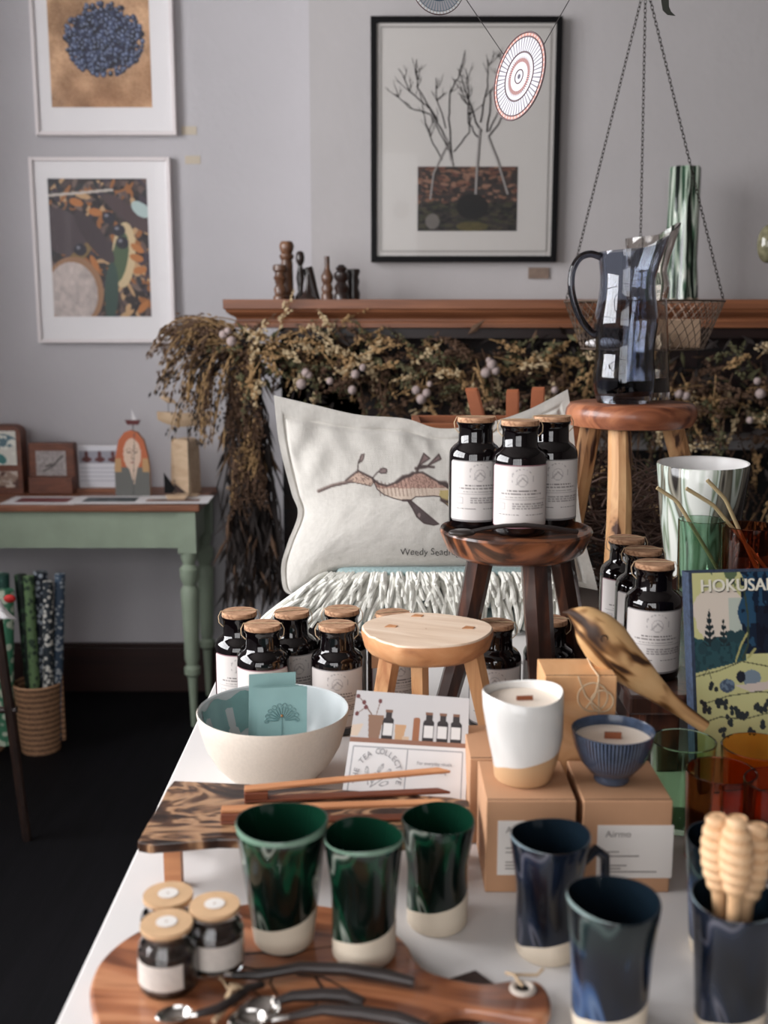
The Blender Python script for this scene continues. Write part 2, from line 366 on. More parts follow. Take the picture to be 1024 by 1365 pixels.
def brickmat():
    m, nt, b = newmat('dark_brick_tiles'); b.inputs['Roughness'].default_value = 0.6
    tc = nt.nodes.new('ShaderNodeTexCoord'); mp = nt.nodes.new('ShaderNodeMapping'); mp.inputs['Rotation'].default_value = (PI / 2, 0, 0)
    br = nt.nodes.new('ShaderNodeTexBrick'); br.inputs['Scale'].default_value = 4.5
    br.inputs['Color1'].default_value = rgb(38, 18, 17); br.inputs['Color2'].default_value = rgb(30, 15, 15); br.inputs['Mortar'].default_value = rgb(16, 11, 12); br.inputs['Mortar Size'].default_value = 0.02
    nt.links.new(tc.outputs['Object'], mp.inputs[0]); nt.links.new(mp.outputs[0], br.inputs[0]); nt.links.new(br.outputs[0], b.inputs['Base Color'])
    return m
M['brick'] = brickmat()
def wickermat():
    m, nt, b = newmat('woven_wicker'); b.inputs['Roughness'].default_value = 0.7
    tc = nt.nodes.new('ShaderNodeTexCoord'); mp = nt.nodes.new('ShaderNodeMapping'); mp.inputs['Scale'].default_value = (1, 1, 1)
    w = nt.nodes.new('ShaderNodeTexWave'); w.bands_direction = 'Z'; w.inputs['Scale'].default_value = 18; w.inputs['Distortion'].default_value = 6; w.inputs['Detail Scale'].default_value = 30
    nt.links.new(tc.outputs['Object'], w.inputs[0]); r = ramp(nt, [(0.2, (70, 46, 32)), (0.7, (176, 134, 100))]); nt.links.new(w.outputs[1], r.inputs[0]); nt.links.new(r.outputs[0], b.inputs['Base Color'])
    return m
M['wicker'] = wickermat()
def stripes(name):
    m, nt, b = newmat(name); b.inputs['Roughness'].default_value = 0.2
    tc = nt.nodes.new('ShaderNodeTexCoord'); sp = nt.nodes.new('ShaderNodeSeparateXYZ'); nt.links.new(tc.outputs['Object'], sp.inputs[0])
    at = nt.nodes.new('ShaderNodeMath'); at.operation = 'ARCTAN2'; nt.links.new(sp.outputs[1], at.inputs[0]); nt.links.new(sp.outputs[0], at.inputs[1])
    mu = nt.nodes.new('ShaderNodeMath'); mu.operation = 'MULTIPLY'; mu.inputs[1].default_value = 70; nt.links.new(at.outputs[0], mu.inputs[0])
    si = nt.nodes.new('ShaderNodeMath'); si.operation = 'SINE'; nt.links.new(mu.outputs[0], si.inputs[0])
    n = nt.nodes.new('ShaderNodeTexNoise'); n.inputs['Scale'].default_value = 60; nt.links.new(tc.outputs['Object'], n.inputs['Vector'])
    ad = nt.nodes.new('ShaderNodeMath'); ad.operation = 'ADD'; nt.links.new(si.outputs[0], ad.inputs[0]); nt.links.new(n.outputs[0], ad.inputs[1])
    r = ramp(nt, [(0.0, (12, 17, 30)), (0.5, (17, 24, 40)), (1.0, (92, 102, 122))]); nt.links.new(ad.outputs[0], r.inputs[0]); nt.links.new(r.outputs[0], b.inputs['Base Color'])
    return m
M['bluebowl'] = stripes('blue_lined_porcelain')
M['mandala_w'] = mat('white_thread', (232, 230, 232), 0.7)
# ------------------------------------------------------------------ painting helpers (prints)
def vn(x, y, s, seed=0):
    r = np.random.RandomState(seed); T = r.rand(64, 64)
    x = x * s; y = y * s; xi = np.floor(x).astype(int); yi = np.floor(y).astype(int); fx = x - xi; fy = y - yi
    fx = fx * fx * (3 - 2 * fx); fy = fy * fy * (3 - 2 * fy)
    g = lambda a, b: T[a % 64, b % 64]
    return (g(xi, yi) * (1 - fx) + g(xi + 1, yi) * fx) * (1 - fy) + (g(xi, yi + 1) * (1 - fx) + g(xi + 1, yi + 1) * fx) * fy
def fbm(x, y, s, seed=0, o=3): return sum(vn(x, y, s * 2 ** i, seed + i) / 2 ** i for i in range(o)) / sum(1 / 2 ** i for i in range(o))
def ell(x, y, cx, cy, rx, ry, a=0.0):
    c, s = math.cos(a), math.sin(a); dx = x - cx; dy = y - cy
    return ((dx * c + dy * s) / rx) ** 2 + ((-dx * s + dy * c) / ry) ** 2
def poly(x, y, P):
    ins = np.zeros(x.shape, bool); n = len(P)
    for i in range(n):
        (x1, y1), (x2, y2) = P[i], P[(i + 1) % n]
        if y1 == y2: continue
        c = ((y1 > y) != (y2 > y)) & (x < (x2 - x1) * (y - y1) / (y2 - y1) + x1)
        ins ^= c
    return ins
def seg(x, y, P):
    d = np.full(x.shape, 1e9)
    for (x1, y1), (x2, y2) in zip(P[:-1], P[1:]):
        L = (x2 - x1) ** 2 + (y2 - y1) ** 2 + 1e-12
        t = np.clip(((x - x1) * (x2 - x1) + (y - y1) * (y2 - y1)) / L, 0, 1)
        d = np.minimum(d, np.hypot(x - x1 - t * (x2 - x1), y - y1 - t * (y2 - y1)))
    return d
def put(img, mask, col, a=1.0):
    c = np.array(col, float)
    mk = (mask * a)[..., None] if mask.dtype != bool else (mask.astype(float) * a)[..., None]
    img[:] = img * (1 - mk) + c * mk
def tolin(img):
    c = np.clip(img / 255.0, 0, 1)
    return np.where(c <= 0.04045, c / 12.92, ((c + 0.055) / 1.055) ** 2.4)
def grid(nx, ny): return np.meshgrid((np.arange(nx)) / (nx - 1), (np.arange(ny)) / (ny - 1))
def gridfaces(nx, ny): return [(j * nx + i, j * nx + i + 1, (j + 1) * nx + i + 1, (j + 1) * nx + i) for j in range(ny - 1) for i in range(nx - 1)]
def panel(name, origin, ex, ey, nx, ny, img, parent, m=None, world=True):
    """flat printed sheet: origin top-left, ex along the width, ey down the height"""
    U, V = grid(nx, ny); g = G()
    g.add([Vector(origin) + Vector(ex) * float(u) + Vector(ey) * float(v) for u, v in zip(U.ravel(), V.ravel())], gridfaces(nx, ny))
    cols = np.concatenate([tolin(img).reshape(-1, 3), np.ones((nx * ny, 1))], 1)
    return g.build(name, m or M['print'], parent, smooth=False, world=world, cols=cols)
# ------------------------------------------------------------------ the room
XL, XR, YB, YF, ZT = -2.1, 2.7, 3.75, -1.6, 3.0
def struct(name, g, m, **k):
    o = g.build(name, m, None, smooth=k.pop('smooth', False), **k); o['kind'] = 'structure'; return o
struct('floor', G().box(((XL + XR) / 2, (YB + YF) / 2, -0.05), (XR - XL + .3, YB - YF + .3, 0.1)), M['floor'])
struct('ceiling', G().box(((XL + XR) / 2, (YB + YF) / 2, ZT + 0.05), (XR - XL + .3, YB - YF + .3, 0.1)), M['ceil'])
struct('wall_back', G().box(((XL + XR) / 2, YB + 0.05, ZT / 2), (XR - XL + .3, 0.1, ZT)), M['wall'])
struct('wall_right', G().box((XR + 0.05, (YB + YF) / 2, ZT / 2), (0.1, YB - YF, ZT)), M['wallr'])
def holed(name, axis, pos, a0, a1, h0, h1, w0, w1, m):     # wall with one window hole
    g = G(); t = 0.12; s = -1
    def bx(p0, p1, z0, z1):
        c = ((p0 + p1) / 2, (z0 + z1) / 2); d = (p1 - p0, z1 - z0)
        if axis == 'X': g.box((pos - t / 2, c[0], c[1]), (t, d[0], d[1]))
        else: g.box((c[0], pos - t / 2, c[1]), (d[0], t, d[1]))
    bx(a0, w0, 0, ZT); bx(w1, a1, 0, ZT); bx(w0, w1, 0, h0); bx(w0, w1, h1, ZT)
    return struct(name, g, m)
LW = (-0.2, 2.6, 1.15, 2.8)      # left window: y0,y1,z0,z1
FW = (-1.9, 0.3, 0.7, 2.6)       # shop-front window: x0,x1,z0,z1
holed('wall_left', 'X', XL, YF, YB, LW[2], LW[3], LW[0], LW[1], M['wall'])
holed('wall_front', 'Y', YF, XL, XR, FW[2], FW[3], FW[0], FW[1], M['wallr'])
def window(name, axis, pos, a0, a1, z0, z1, nv, nh):
    g = G(); p = G()
    def bx(gg, u0, u1, w0, w1, t):
        if axis == 'X': gg.box((pos - 0.06, (u0 + u1) / 2, (w0 + w1) / 2), (t, u1 - u0, w1 - w0))
        else: gg.box(((u0 + u1) / 2, pos - 0.06, (w0 + w1) / 2), (u1 - u0, t, w1 - w0))
    fr = 0.045
    bx(g, a0, a0 + fr, z0, z1, .07); bx(g, a1 - fr, a1, z0, z1, .07); bx(g, a0 + fr, a1 - fr, z0, z0 + fr, .07); bx(g, a0 + fr, a1 - fr, z1 - fr, z1, .07)
    for i in range(1, nv): u = a0 + (a1 - a0) * i / nv; bx(g, u - .018, u + .018, z0 + fr, z1 - fr, .05)
    for i in range(1, nh): w = z0 + (z1 - z0) * i / nh; bx(g, a0 + fr, a1 - fr, w - .016, w + .016, .045)
    bx(p, a0 + fr, a1 - fr, z0 + fr, z1 - fr, .004)
    r = bpy.data.objects.new(name, None); COL.objects.link(r); r['kind'] = 'structure'
    r.location = (pos, (a0 + a1) / 2, z0) if axis == 'X' else ((a0 + a1) / 2, pos, z0)
    g.build('window_frame', M['wframe'], r, smooth=False, world=True); p.build('window_pane', M['pane'], r, smooth=False, world=True)
window('window_1', 'X', XL, *LW, 4, 3)
window('window_2', 'Y', YF, *FW, 4, 2)
# chimney breast
CHX = PY(415, 300, 3.5).x
struct('wall_chimney', G().box(((CHX + 2.0) / 2, (3.5 + YB) / 2, ZT / 2), (2.0 - CHX, YB - 3.5, ZT)), M['wall2'], smooth=False)
bx1 = CHX - 0.12
struct('baseboard_back', G().box(((XL + bx1) / 2, YB - 0.012, 0.083), (bx1 - XL, 0.024, 0.166)).box(((XL + bx1) / 2, YB - 0.008, 0.172), (bx1 - XL, 0.016, 0.012)), M['base'], bevel=0.003)
struct('baseboard_left', G().box((XL + 0.012, (YF + YB) / 2, 0.083), (0.024, YB - YF - 0.06, 0.166)), M['base'], bevel=0.003)
# ------------------------------------------------------------------ pictures
def framed(name, x0, y0, x1, y1, Y, fw, fd, label, fm, mm, opening, group=None):
    """outer frame from its photo corners on the wall plane at depth Y"""
    a = PY(x0, y0, Y - fd); b = PY(x1, y1, Y - fd)
    X0, X1, Z1, Z0 = a.x, b.x, a.z, b.z
    t = thing(name, label, 'picture', ((X0 + X1) / 2, Y, Z0), 0, group)
    g = G(); yc = Y - fd / 2
    for (c, d) in (((X0 + fw / 2, yc, (Z0 + Z1) / 2), (fw, fd, Z1 - Z0)), ((X1 - fw / 2, yc, (Z0 + Z1) / 2), (fw, fd, Z1 - Z0)),
                   (((X0 + X1) / 2, yc, Z1 - fw / 2), (X1 - X0 - 2 * fw, fd, fw)), (((X0 + X1) / 2, yc, Z0 + fw / 2), (X1 - X0 - 2 * fw, fd, fw))):
        g.box(c, d)
    g.build('frame', fm, t, smooth=False, world=True, bevel=0.0015)
    G().box(((X0 + X1) / 2, Y - fd / 2 + 0.001, (Z0 + Z1) / 2), (X1 - X0 - 2 * fw, fd - 0.018, Z1 - Z0 - 2 * fw)).build('mat_board', mm, t, smooth=False, world=True)
    G().box(((X0 + X1) / 2, Y - fd + 0.006, (Z0 + Z1) / 2), (X1 - X0 - 2 * fw, 0.002, Z1 - Z0 - 2 * fw)).build('glazing', M['pane'], t, smooth=False, world=True)
    o0 = PY(opening[0], opening[1], Y - fd + .0095); o1 = PY(opening[2], opening[3], Y - fd + .0095)
    return t, o0, o1
# berries
t, a, b = framed('framed_photograph', 35, -52, 235, 180, YB, 0.012, 0.03, 'white framed photograph of blue berries on sand, upper picture on left wall', M['wframe'], M['matb'], (60, -40, 203, 143))
nx, ny = 130, 165; U, V = grid(nx, ny); img = np.zeros((ny, nx, 3))
base = fbm(U, V, 6, 3, 4)
img[:] = np.array((176, 138, 104)) + (base[..., None] - .5) * np.array((120, 110, 100)) + (np.random.RandomState(1).rand(ny, nx, 1) - .5) * 34
put(img, np.clip((V - .55) * 1.5, 0, 1) * fbm(U, V, 4, 9), (120, 70, 36), .8)
put(img, ell(U, V, .545, .50, .33, .22) < 1, (34, 36, 60))
r = random.Random(3)
for k in range(560):
    q = r.random() * 2 * PI; rr = math.sqrt(r.random()); cx = .545 + .39 * rr * math.cos(q); cy = .50 + .27 * rr * math.sin(q)
    if cy < .33 and not (.35 < cx < .75): continue
    s = r.uniform(.018, .028); d = ell(U, V, cx, cy, s, s * .8)
    put(img, d < 1, r.choice([(28, 31, 50), (44, 51, 76), (20, 21, 34), (58, 68, 96)])); put(img, ell(U, V, cx - .006, cy - .005, s * .4, s * .35) < 1, (150, 164, 196), .8)
panel('photographic_print', a, (b.x - a.x, 0, 0), (0, 0, b.z - a.z), nx, ny, img, t)
# seaweed and pebbles
t, a, b = framed('framed_photograph', 37, 209, 234, 457, YB, 0.012, 0.03, 'white framed photograph of seaweed and pebbles, lower picture on left wall', M['wframe'], M['matb'], (63, 238, 202, 422))
nx, ny = 140, 185; U, V = grid(nx, ny); img = np.zeros((ny, nx, 3)); img[:] = (46, 38, 38)
r = random.Random(11)
for k in range(520):
    cx, cy = r.random(), r.random(); c = r.choice([(40, 32, 34), (70, 56, 54), (96, 78, 72), (30, 26, 30), (150, 96, 52), (186, 150, 110), (60, 50, 60), (44, 44, 48), (110, 92, 84)])
    put(img, ell(U, V, cx, cy, r.uniform(.02, .09), r.uniform(.012, .03), r.uniform(-1.2, 1.2)) < 1, c)
put(img, ell(U, V, .12, .38, .26, .16, .3) < 1, (72, 60, 64)); put(img, ell(U, V, .22, .60, .28, .05, -.6) < 1, (128, 104, 66))
put(img, ell(U, V, .22, .82, .30, .26) < 1, (150, 112, 82)); sp = (150 + fbm(U, V, 20, 5, 3) * 60)
m_ = ell(U, V, .20, .83, .26, .23) < 1; img[m_] = np.stack([sp, sp * .93, sp * .9], -1)[m_]
put(img, ell(U, V, .74, .55, .12, .24, .15) < 1, (200, 178, 140)); put(img, ell(U, V, .70, .57, .08, .19, .3) < 1, (74, 92, 66))
put(img, ell(U, V, .45, .42, .08, .26, -.8) < 1, (62, 50, 54)); put(img, ell(U, V, .60, .82, .07, .22, 0.1) < 1, (52, 74, 66)); put(img, ell(U, V, .80, .25, .28, .06, .5) < 1, (74, 58, 60))
put(img, seg(U, V, [(0, .12), (.35, .10), (.65, .08)]) < .009, (190, 180, 170)); put(img, ell(U, V, .93, .22, .10, .05, .4) < 1, (172, 190, 188))
for cx, cy in ((.30, .51), (.70, .37), (.73, .46), (.60, .28)): put(img, ell(U, V, cx, cy, .065, .045) < 1, (38, 36, 46)); put(img, ell(U, V, cx - .02, cy - .015, .02, .012) < 1, (120, 120, 130))
for cx, cy, aa in ((.28, .17, .2), (.44, .61, .9), (.88, .50, .4), (.87, .57, .2), (.92, .93, -.6), (.90, .66, -.1), (.47, .24, .1)): put(img, ell(U, V, cx, cy, .07, .028, aa) < 1, (176, 112, 60))
panel('photographic_print', a, (b.x - a.x, 0, 0), (0, 0, b.z - a.z), nx, ny, img, t)
# masking tape bits
for (x, y, l) in ((252, 174, 'yellowed strip of tape beside the upper white frame'), (257, 213, 'yellowed strip of tape beside the lower white frame')):
    p = PY(x, y, YB - 0.0015)
    tag(G().box((p.x, YB - .001, p.z), (.05, .002, .026), rz=0).build('tape_strip', mat('tape', (190, 178, 160), .7), None, smooth=False), l, 'tape')
# big black frame
Yc = 3.5
t, a, b = framed('framed_print', 494, 21, 742, 349, Yc, 0.018, 0.035, 'large black framed print of bare trees above a block of soil', M['bframe'], M['matb2'], (557, 222, 689, 308))
g = G(); q0 = PY(508, 36, Yc - .0256); q1 = PY(728, 335, Yc - .0256); wln = .004
for c, d in ((((q0.x + q1.x) / 2, Yc - .0262, q0.z), (q1.x - q0.x, .001, wln)), (((q0.x + q1.x) / 2, Yc - .0262, q1.z), (q1.x - q0.x, .001, wln)), ((q0.x, Yc - .0262, (q0.z + q1.z) / 2), (wln, .001, q0.z - q1.z)), ((q1.x, Yc - .0262, (q0.z + q1.z) / 2), (wln, .001, q0.z - q1.z))): g.box(c, d)
g.build('mat_bevel', M['matb3'], t, smooth=False, world=True)
nx, ny = 120, 80; U, V = grid(nx, ny); img = np.zeros((ny, nx, 3)); img[:] = (46, 40, 38)
r = random.Random(5)
for k in range(520):
    cx, cy = r.random(), r.random() ** 1.1
    c = r.choice([(96, 60, 48), (74, 52, 46), (120, 84, 66), (40, 32, 30), (60, 46, 42), (132, 98, 80)]) if cy < .55 else r.choice([(24, 24, 22), (34, 36, 28), (52, 52, 34), (18, 18, 18), (60, 54, 40)])
    put(img, ell(U, V, cx, cy, r.uniform(.015, .05), r.uniform(.012, .03), r.uniform(-.5, .5)) < 1, c)
put(img, ell(U, V, .55, .62, .16, .2) < 1, (14, 13, 14), .9); put(img, ell(U, V, .15, .85, .07, .12) < 1, (110, 104, 100), .9); put(img, ell(U, V, .55, .93, .16, .08) < 1, (92, 82, 40), .7)
panel('photographic_print', a, (b.x - a.x, 0, 0), (0, 0, b.z - a.z), nx, ny, img, t)
def cp(x, y): p = PY(400 + x / 1.641, y / 1.641, Yc - .0264); return p
tg = G()
def ribbon(pts, w0, w1, mi=0, off=0.0):
    n = len(pts); vs = []
    for i, p in enumerate(pts):
        a_ = pts[max(i - 1, 0)]; b_ = pts[min(i + 1, n - 1)]; d = (b_ - a_).normalized(); nrm = Vector((-d.z, 0, d.x)); w = w0 + (w1 - w0) * i / (n - 1)
        vs += [p + nrm * w / 2 + Vector((0, -off, 0)), p - nrm * w / 2 + Vector((0, -off, 0))]
    tg.add(vs, [(2 * i, 2 * i + 1, 2 * i + 3, 2 * i + 2) for i in range(n - 1)], mi)
r = random.Random(21)
def branch(P, w0, w1, depth=2, mi=0):
    pts = [cp(*p) for p in P]; fine = []
    for i in range(len(pts) - 1):
        for k in range(4):
            q = pts[i].lerp(pts[i + 1], k / 4); fine.append(q + Vector((r.gauss(0, .0016), 0, r.gauss(0, .0016))))
    fine.append(pts[-1]); ribbon(fine, w0, w1, mi)
    if depth > 0:
        for k in range(5 if depth == 2 else 2):
            i = r.randrange(len(fine) // 3, len(fine) - 1); s = fine[i]; d = (fine[i + 1] - fine[i]).normalized()
            ang = r.choice((-1, 1)) * r.uniform(.4, .9); c_, s_ = math.cos(ang), math.sin(ang); d = Vector((d.x * c_ - d.z * s_, 0, d.x * s_ + d.z * c_)); d.z = abs(d.z) * .9 + .15
            L = r.uniform(.02, .055) * (1 if depth == 2 else .6); pp = [s]
            for j in range(5): d = (d + Vector((r.gauss(0, .2), 0, r.gauss(.06, .12)))).normalized(); pp.append(pp[-1] + d * L / 5)
            ribbon(pp, w1 * 1.1, w1 * .4)
            if depth == 2 and r.random() < .7:
                s2 = pp[3]; d2 = Vector((d.x + r.uniform(-.9, .9), 0, d.z)).normalized(); ribbon([s2, s2 + d2 * L * .3, s2 + d2 * L * .5 + Vector((0, 0, L * .12))], w1 * .8, w1 * .3)
for P, w in (([(335, 362), (318, 300), (285, 240), (240, 200), (215, 150)], 1), ([(300, 262), (255, 190), (255, 130)], .8), ([(335, 362), (325, 260), (330, 200), (350, 160), (362, 110)], 1), ([(320, 280), (300, 220), (298, 170)], .7),
             ([(325, 330), (285, 250), (240, 235), (208, 205)], .7), ([(335, 330), (370, 290), (372, 240), (350, 190)], .8), ([(310, 350), (285, 300), (270, 250), (262, 200)], .7),
             ([(395, 290), (375, 240), (360, 190), (345, 150)], 1.1), ([(410, 290), (418, 200), (440, 165), (450, 130)], 1.1), ([(412, 300), (440, 260), (470, 240)], 1), ([(395, 270), (410, 190), (412, 130)], 1), ([(392, 300), (370, 270), (368, 200), (362, 150)], .9), ([(412, 290), (450, 215), (462, 180)], .8)):
    branch(P, .0052 * w, .0021)
for P, w in (([(385, 425), (388, 360), (394, 280)], .009), ([(455, 425), (432, 350), (412, 300)], .0075), ([(335, 365), (318, 300)], .005), ([(285, 436), (292, 380), (310, 340), (325, 310)], .005)):
    ribbon([cp(*p) for p in P], w, w * .75, 1, .0002); ribbon([cp(p[0] + 2.5, p[1]) for p in P], w * .3, w * .3, 0, .0004)
tg.build('printed_trees', [M['ink'], M['inkl']], t, smooth=False, world=True)
p = PY(718, 364, Yc - .004)
tag(G().box(p, (.064, .006, .034)).build('wall_label', mat('brown_tag', (122, 104, 92), .7, var=.15, vscale=60), None, smooth=False), 'small brown card label on wall under the black frame', 'label')
# ------------------------------------------------------------------ mantel + fireplace
mz1 = PY(500, 399, 3.18).z
mx = PY(297, 400, 3.18).x
def mantel():
    lv = [(0.0, 0.0), (-.026, 0.0), (-.030, -.006), (-.036, -.008), (-.044, -.018), (-.050, -.030), (-.056, -.034), (-.062, -.034), (-.066, -.028), (-.080, -.028), (-.082, -.05)]
    g = G(); vs = []
    for dz, o in lv:
        o = -o; xl = mx + o; yf = 3.18 + o
        vs += [(xl, yf, mz1 + dz), (2.0, yf, mz1 + dz), (2.0, 3.5, mz1 + dz), (xl, 3.5, mz1 + dz)]
    n = len(lv); fs = [(0, 1, 2, 3), tuple(reversed([4 * (n - 1) + k for k in range(4)]))]
    for i in range(n - 1):
        for k in range(4): fs.append((4 * i + k, 4 * i + (k + 1) % 4, 4 * (i + 1) + (k + 1) % 4, 4 * (i + 1) + k))
    g.add(vs, fs); return g
tag(mantel().build('mantel_shelf', M['mantel'], None, smooth=False), 'long brown moulded wooden mantel shelf over the dark fireplace', 'shelf')
fp = thing('fireplace', 'dark brick fireplace surround behind the dried flower garland', 'fireplace', (.8, 3.5, 0))
fx0 = PY(378, 600, 3.4).x; fz = mz1 - .083
g = G(); Yf = 3.37
g.box(((fx0 + .05 + fx0) / 2 + .1, (Yf + 3.5) / 2, fz / 2), (.25, 3.5 - Yf, fz)); g.box((1.85, (Yf + 3.5) / 2, fz / 2), (.25, 3.5 - Yf, fz)); g.box(((fx0 + 1.98) / 2, (Yf + 3.5) / 2, fz - .16), (1.98 - fx0, 3.5 - Yf, .32))
g.build('surround', M['brick'], fp, smooth=False, world=True)
G().box((.8, 3.485, .45), (1.7, .02, .9)).build('firebox', M['black'], fp, smooth=False, world=True)
G().box(((fx0 + 1.98) / 2, 3.36, fz - .014), (1.98 - fx0 - .02, .26, .028)).build('top_rail', wood('dark_rail', [(.3, (22, 10, 9)), (.7, (34, 16, 14))], (3, 30, 40), rough=.4), fp, smooth=False, world=True)
# turned wooden pieces on the mantel
dk = wood('dark_turned_wood', [(.3, (26, 18, 17)), (.7, (56, 40, 34))], (30, 30, 12), rough=.35, coat=.3)
md = wood('mid_turned_wood', [(.3, (60, 38, 27)), (.5, (96, 64, 44)), (.75, (160, 116, 84))], (20, 20, 12), rough=.4, coat=.3)
def turned(px, top, wpx, Y, prof, m, name, label, cat, tilt=0):
    p = PY(px, top, Y); h = p.z - mz1; w = wpx * mpp(p) / 2
    g = G().lathe([(r_ * w, z_ * h) for r_, z_ in prof], 20, cap0=True, cap1=True)
    o = g.build(name, m, None); o.location = (p.x, Y, mz1 + .0005)
    if tilt: o.rotation_euler = (0, tilt, 0)
    return tag(o, label, cat, 'turned wooden pieces on the mantel')
can = [(.9, 0), (1, .04), (.95, .08), (.8, .1), (.95, .14), (.85, .2), (.8, .62), (.7, .68), (.95, .72), (.95, .77), (.7, .79), (.9, .85), (1, .92), (.9, .97), (.7, 1)]
turned(382, 322, 20, 3.30, can, md, 'candlestick', 'tallest brown candlestick with pale ball top on the mantel', 'candlestick')
turned(373, 353, 19, 3.25, [(1, 0), (1, .08), (.75, .14), (.9, .3), (.6, .42), (.75, .55), (.95, .62), (.7, .7), (.7, .78), (1, .84), (1, .97), (.8, 1)], md, 'candlestick', 'short brown spool candlestick at left end of mantel row', 'candlestick')
turned(400, 335, 12, 3.3, [(1.3, 0), (1.2, .06), (.6, .16), (.7, .3), (.95, .45), (.7, .6), (.45, .7), (.5, .72), (.9, .78), (1, .88), (.8, .97), (.4, 1)], dk, 'candlestick', 'slim black candlestick with bud shaped top on the mantel', 'candlestick')
turned(410, 366, 20, 3.24, [(1.3, 0), (1.2, .07), (.8, .14), (.45, .35), (.3, .6), (.25, 1)], dk, 'funnel', 'small black cone with flared foot on mantel beside slim candlestick', 'ornament')
turned(422, 355, 13, 3.32, [(.75, 0), (.8, .3), (1.0, .7), (1.1, .95), (.9, 1)], dk, 'tumbler', 'dark leaning flared wooden cup in the mantel row', 'cup', tilt=-.28)
turned(436, 342, 16, 3.25, [(1, 0), (1, .1), (.8, .16), (1, .26), (.7, .36), (1, .46), (1, .55), (.6, .66), (.45, .72), (.45, .98), (.4, 1)], md, 'candlestick', 'dark brown candlestick with long straight neck on the mantel', 'candlestick')
turned(455, 353, 20, 3.25, [(1, 0), (1, .12), (.8, .2), (1, .35), (.6, .5), (1, .62), (1, .75), (.6, .82), (.8, .9), (.3, 1)], dk, 'candlestick', 'squat black beaded candlestick on the mantel', 'candlestick')
turned(471, 359, 17, 3.3, [(1, 0), (1.1, .2), (.8, .4), (1, .6), (.8, .75), (1.1, .92), (1, 1)], dk, 'candlestick', 'stout black candle holder at right end of mantel row', 'candlestick')
# bamboo style vase
p = PY(914, 223, 3.3); h = p.z - mz1
g = G()
def lob(pp, q):
    k = 1 + .07 * math.cos(q * 8) + .02 * math.sin(pp.z * 90 + q * 3); return Vector((pp.x * k, pp.y * k, pp.z))
r0 = 21 * mpp(p)
g.lathe([(r0 * 1.15, 0), (r0 * 1.1, h * .1), (r0 * .98, h * .3), (r0 * .95, h * .6), (r0 * .93, h * .99), (r0 * .88, h), (r0 * .8, h * .98), (r0 * .78, h * .1), (r0 * .6, h * .06)], 64, fn=lob, cap0=True, cap1=True)
o = g.build('ceramic_vase', M['bamboo'], None); o.location = (p.x, 3.3, mz1 + .0005)
tag(o, 'tall ribbed green and white ceramic vase on the mantel', 'vase')
# hanging glass bauble at the right border and its cord
p = PY(1024, 325, 2.8)
t = thing('glass_bauble', 'mottled greenish glass bauble hanging at the right edge', 'ornament', (p.x, p.y, p.z))
G().sphere(p, .027, 20, 14, sc3=(1, 1, 1.75)).build('bauble', mat('mottled_glass', (112, 108, 84), .15, var=.4, vscale=60, coat=.5), t, world=True)
G().tube([(p.x, p.y, p.z + .04), (p.x, p.y, ZT)], .0008, 5).build('cord', M['thread'], t, world=True)
# ------------------------------------------------------------------ dried garland
gr = random.Random(99)
garl = thing('dried_flower_garland', 'dried flower and grass garland draped below the mantel, trailing down at left', 'garland', (PY(600, 500, 3.2).x, 3.2, 0))
gc = [mat('dried_cream', (184, 164, 130), .85), mat('dried_gold', (150, 120, 82), .85), mat('dried_brown', (82, 60, 44), .85), mat('dried_dark', (40, 33, 31), .85), mat('dried_olive', (84, 82, 56), .85)]
seeds = G(); stems = G(); leaves = G()
def octa(g, c, r, d, mi, el=1.6):
    d = d.normalized(); a = d.orthogonal().normalized(); b = d.cross(a)
    g.add([c + d * r * el, c - d * r * el, c + a * r, c + b * r, c - a * r, c - b * r], [(0, 2, 3), (0, 3, 4), (0, 4, 5), (0, 5, 2), (1, 3, 2), (1, 4, 3), (1, 5, 4), (1, 2, 5)], mi)
def spray(p, d, L, mi, dens=26, rad=.006, droop=.3, spread=.008):
    d = d.normalized(); pts = [p]; n = 7
    for i in range(n): d = (d + Vector((gr.gauss(0, .1), gr.gauss(0, .07), -droop / n + gr.gauss(0, .06)))).normalized(); pts.append(pts[-1] + d * L / n)
    stems.tube(pts, [.0016] * n + [.0006], 4, 0 if mi > 1 else 1, cap=False)
    for k in range(dens):
        t_ = gr.uniform(.3, 1) * n; i = min(int(t_), n - 1); q = pts[i].lerp(pts[i + 1], t_ - i); s = 1.15 - .6 * t_ / n
        octa(seeds, q + Vector((gr.gauss(0, spread), gr.gauss(0, spread), gr.gauss(0, spread))) * s, rad * gr.uniform(.5, 1.1) * s, d + Vector((gr.gauss(0, .6), gr.gauss(0, .6), gr.gauss(0, .6))), mi)
def leaf(p, d, L, w, mi):
    d = d.normalized(); a = Vector((gr.gauss(0, 1), gr.gauss(0, 1), gr.gauss(0, 1))); a = (a - d * a.dot(d)).normalized(); nn = d.cross(a)
    leaves.add([p, p + d * L * .4 + a * w, p + d * L, p + d * L * .4 - a * w, p + d * L * .45 + nn * w * .4], [(0, 1, 4), (1, 2, 4), (2, 3, 4), (3, 0, 4)], mi)
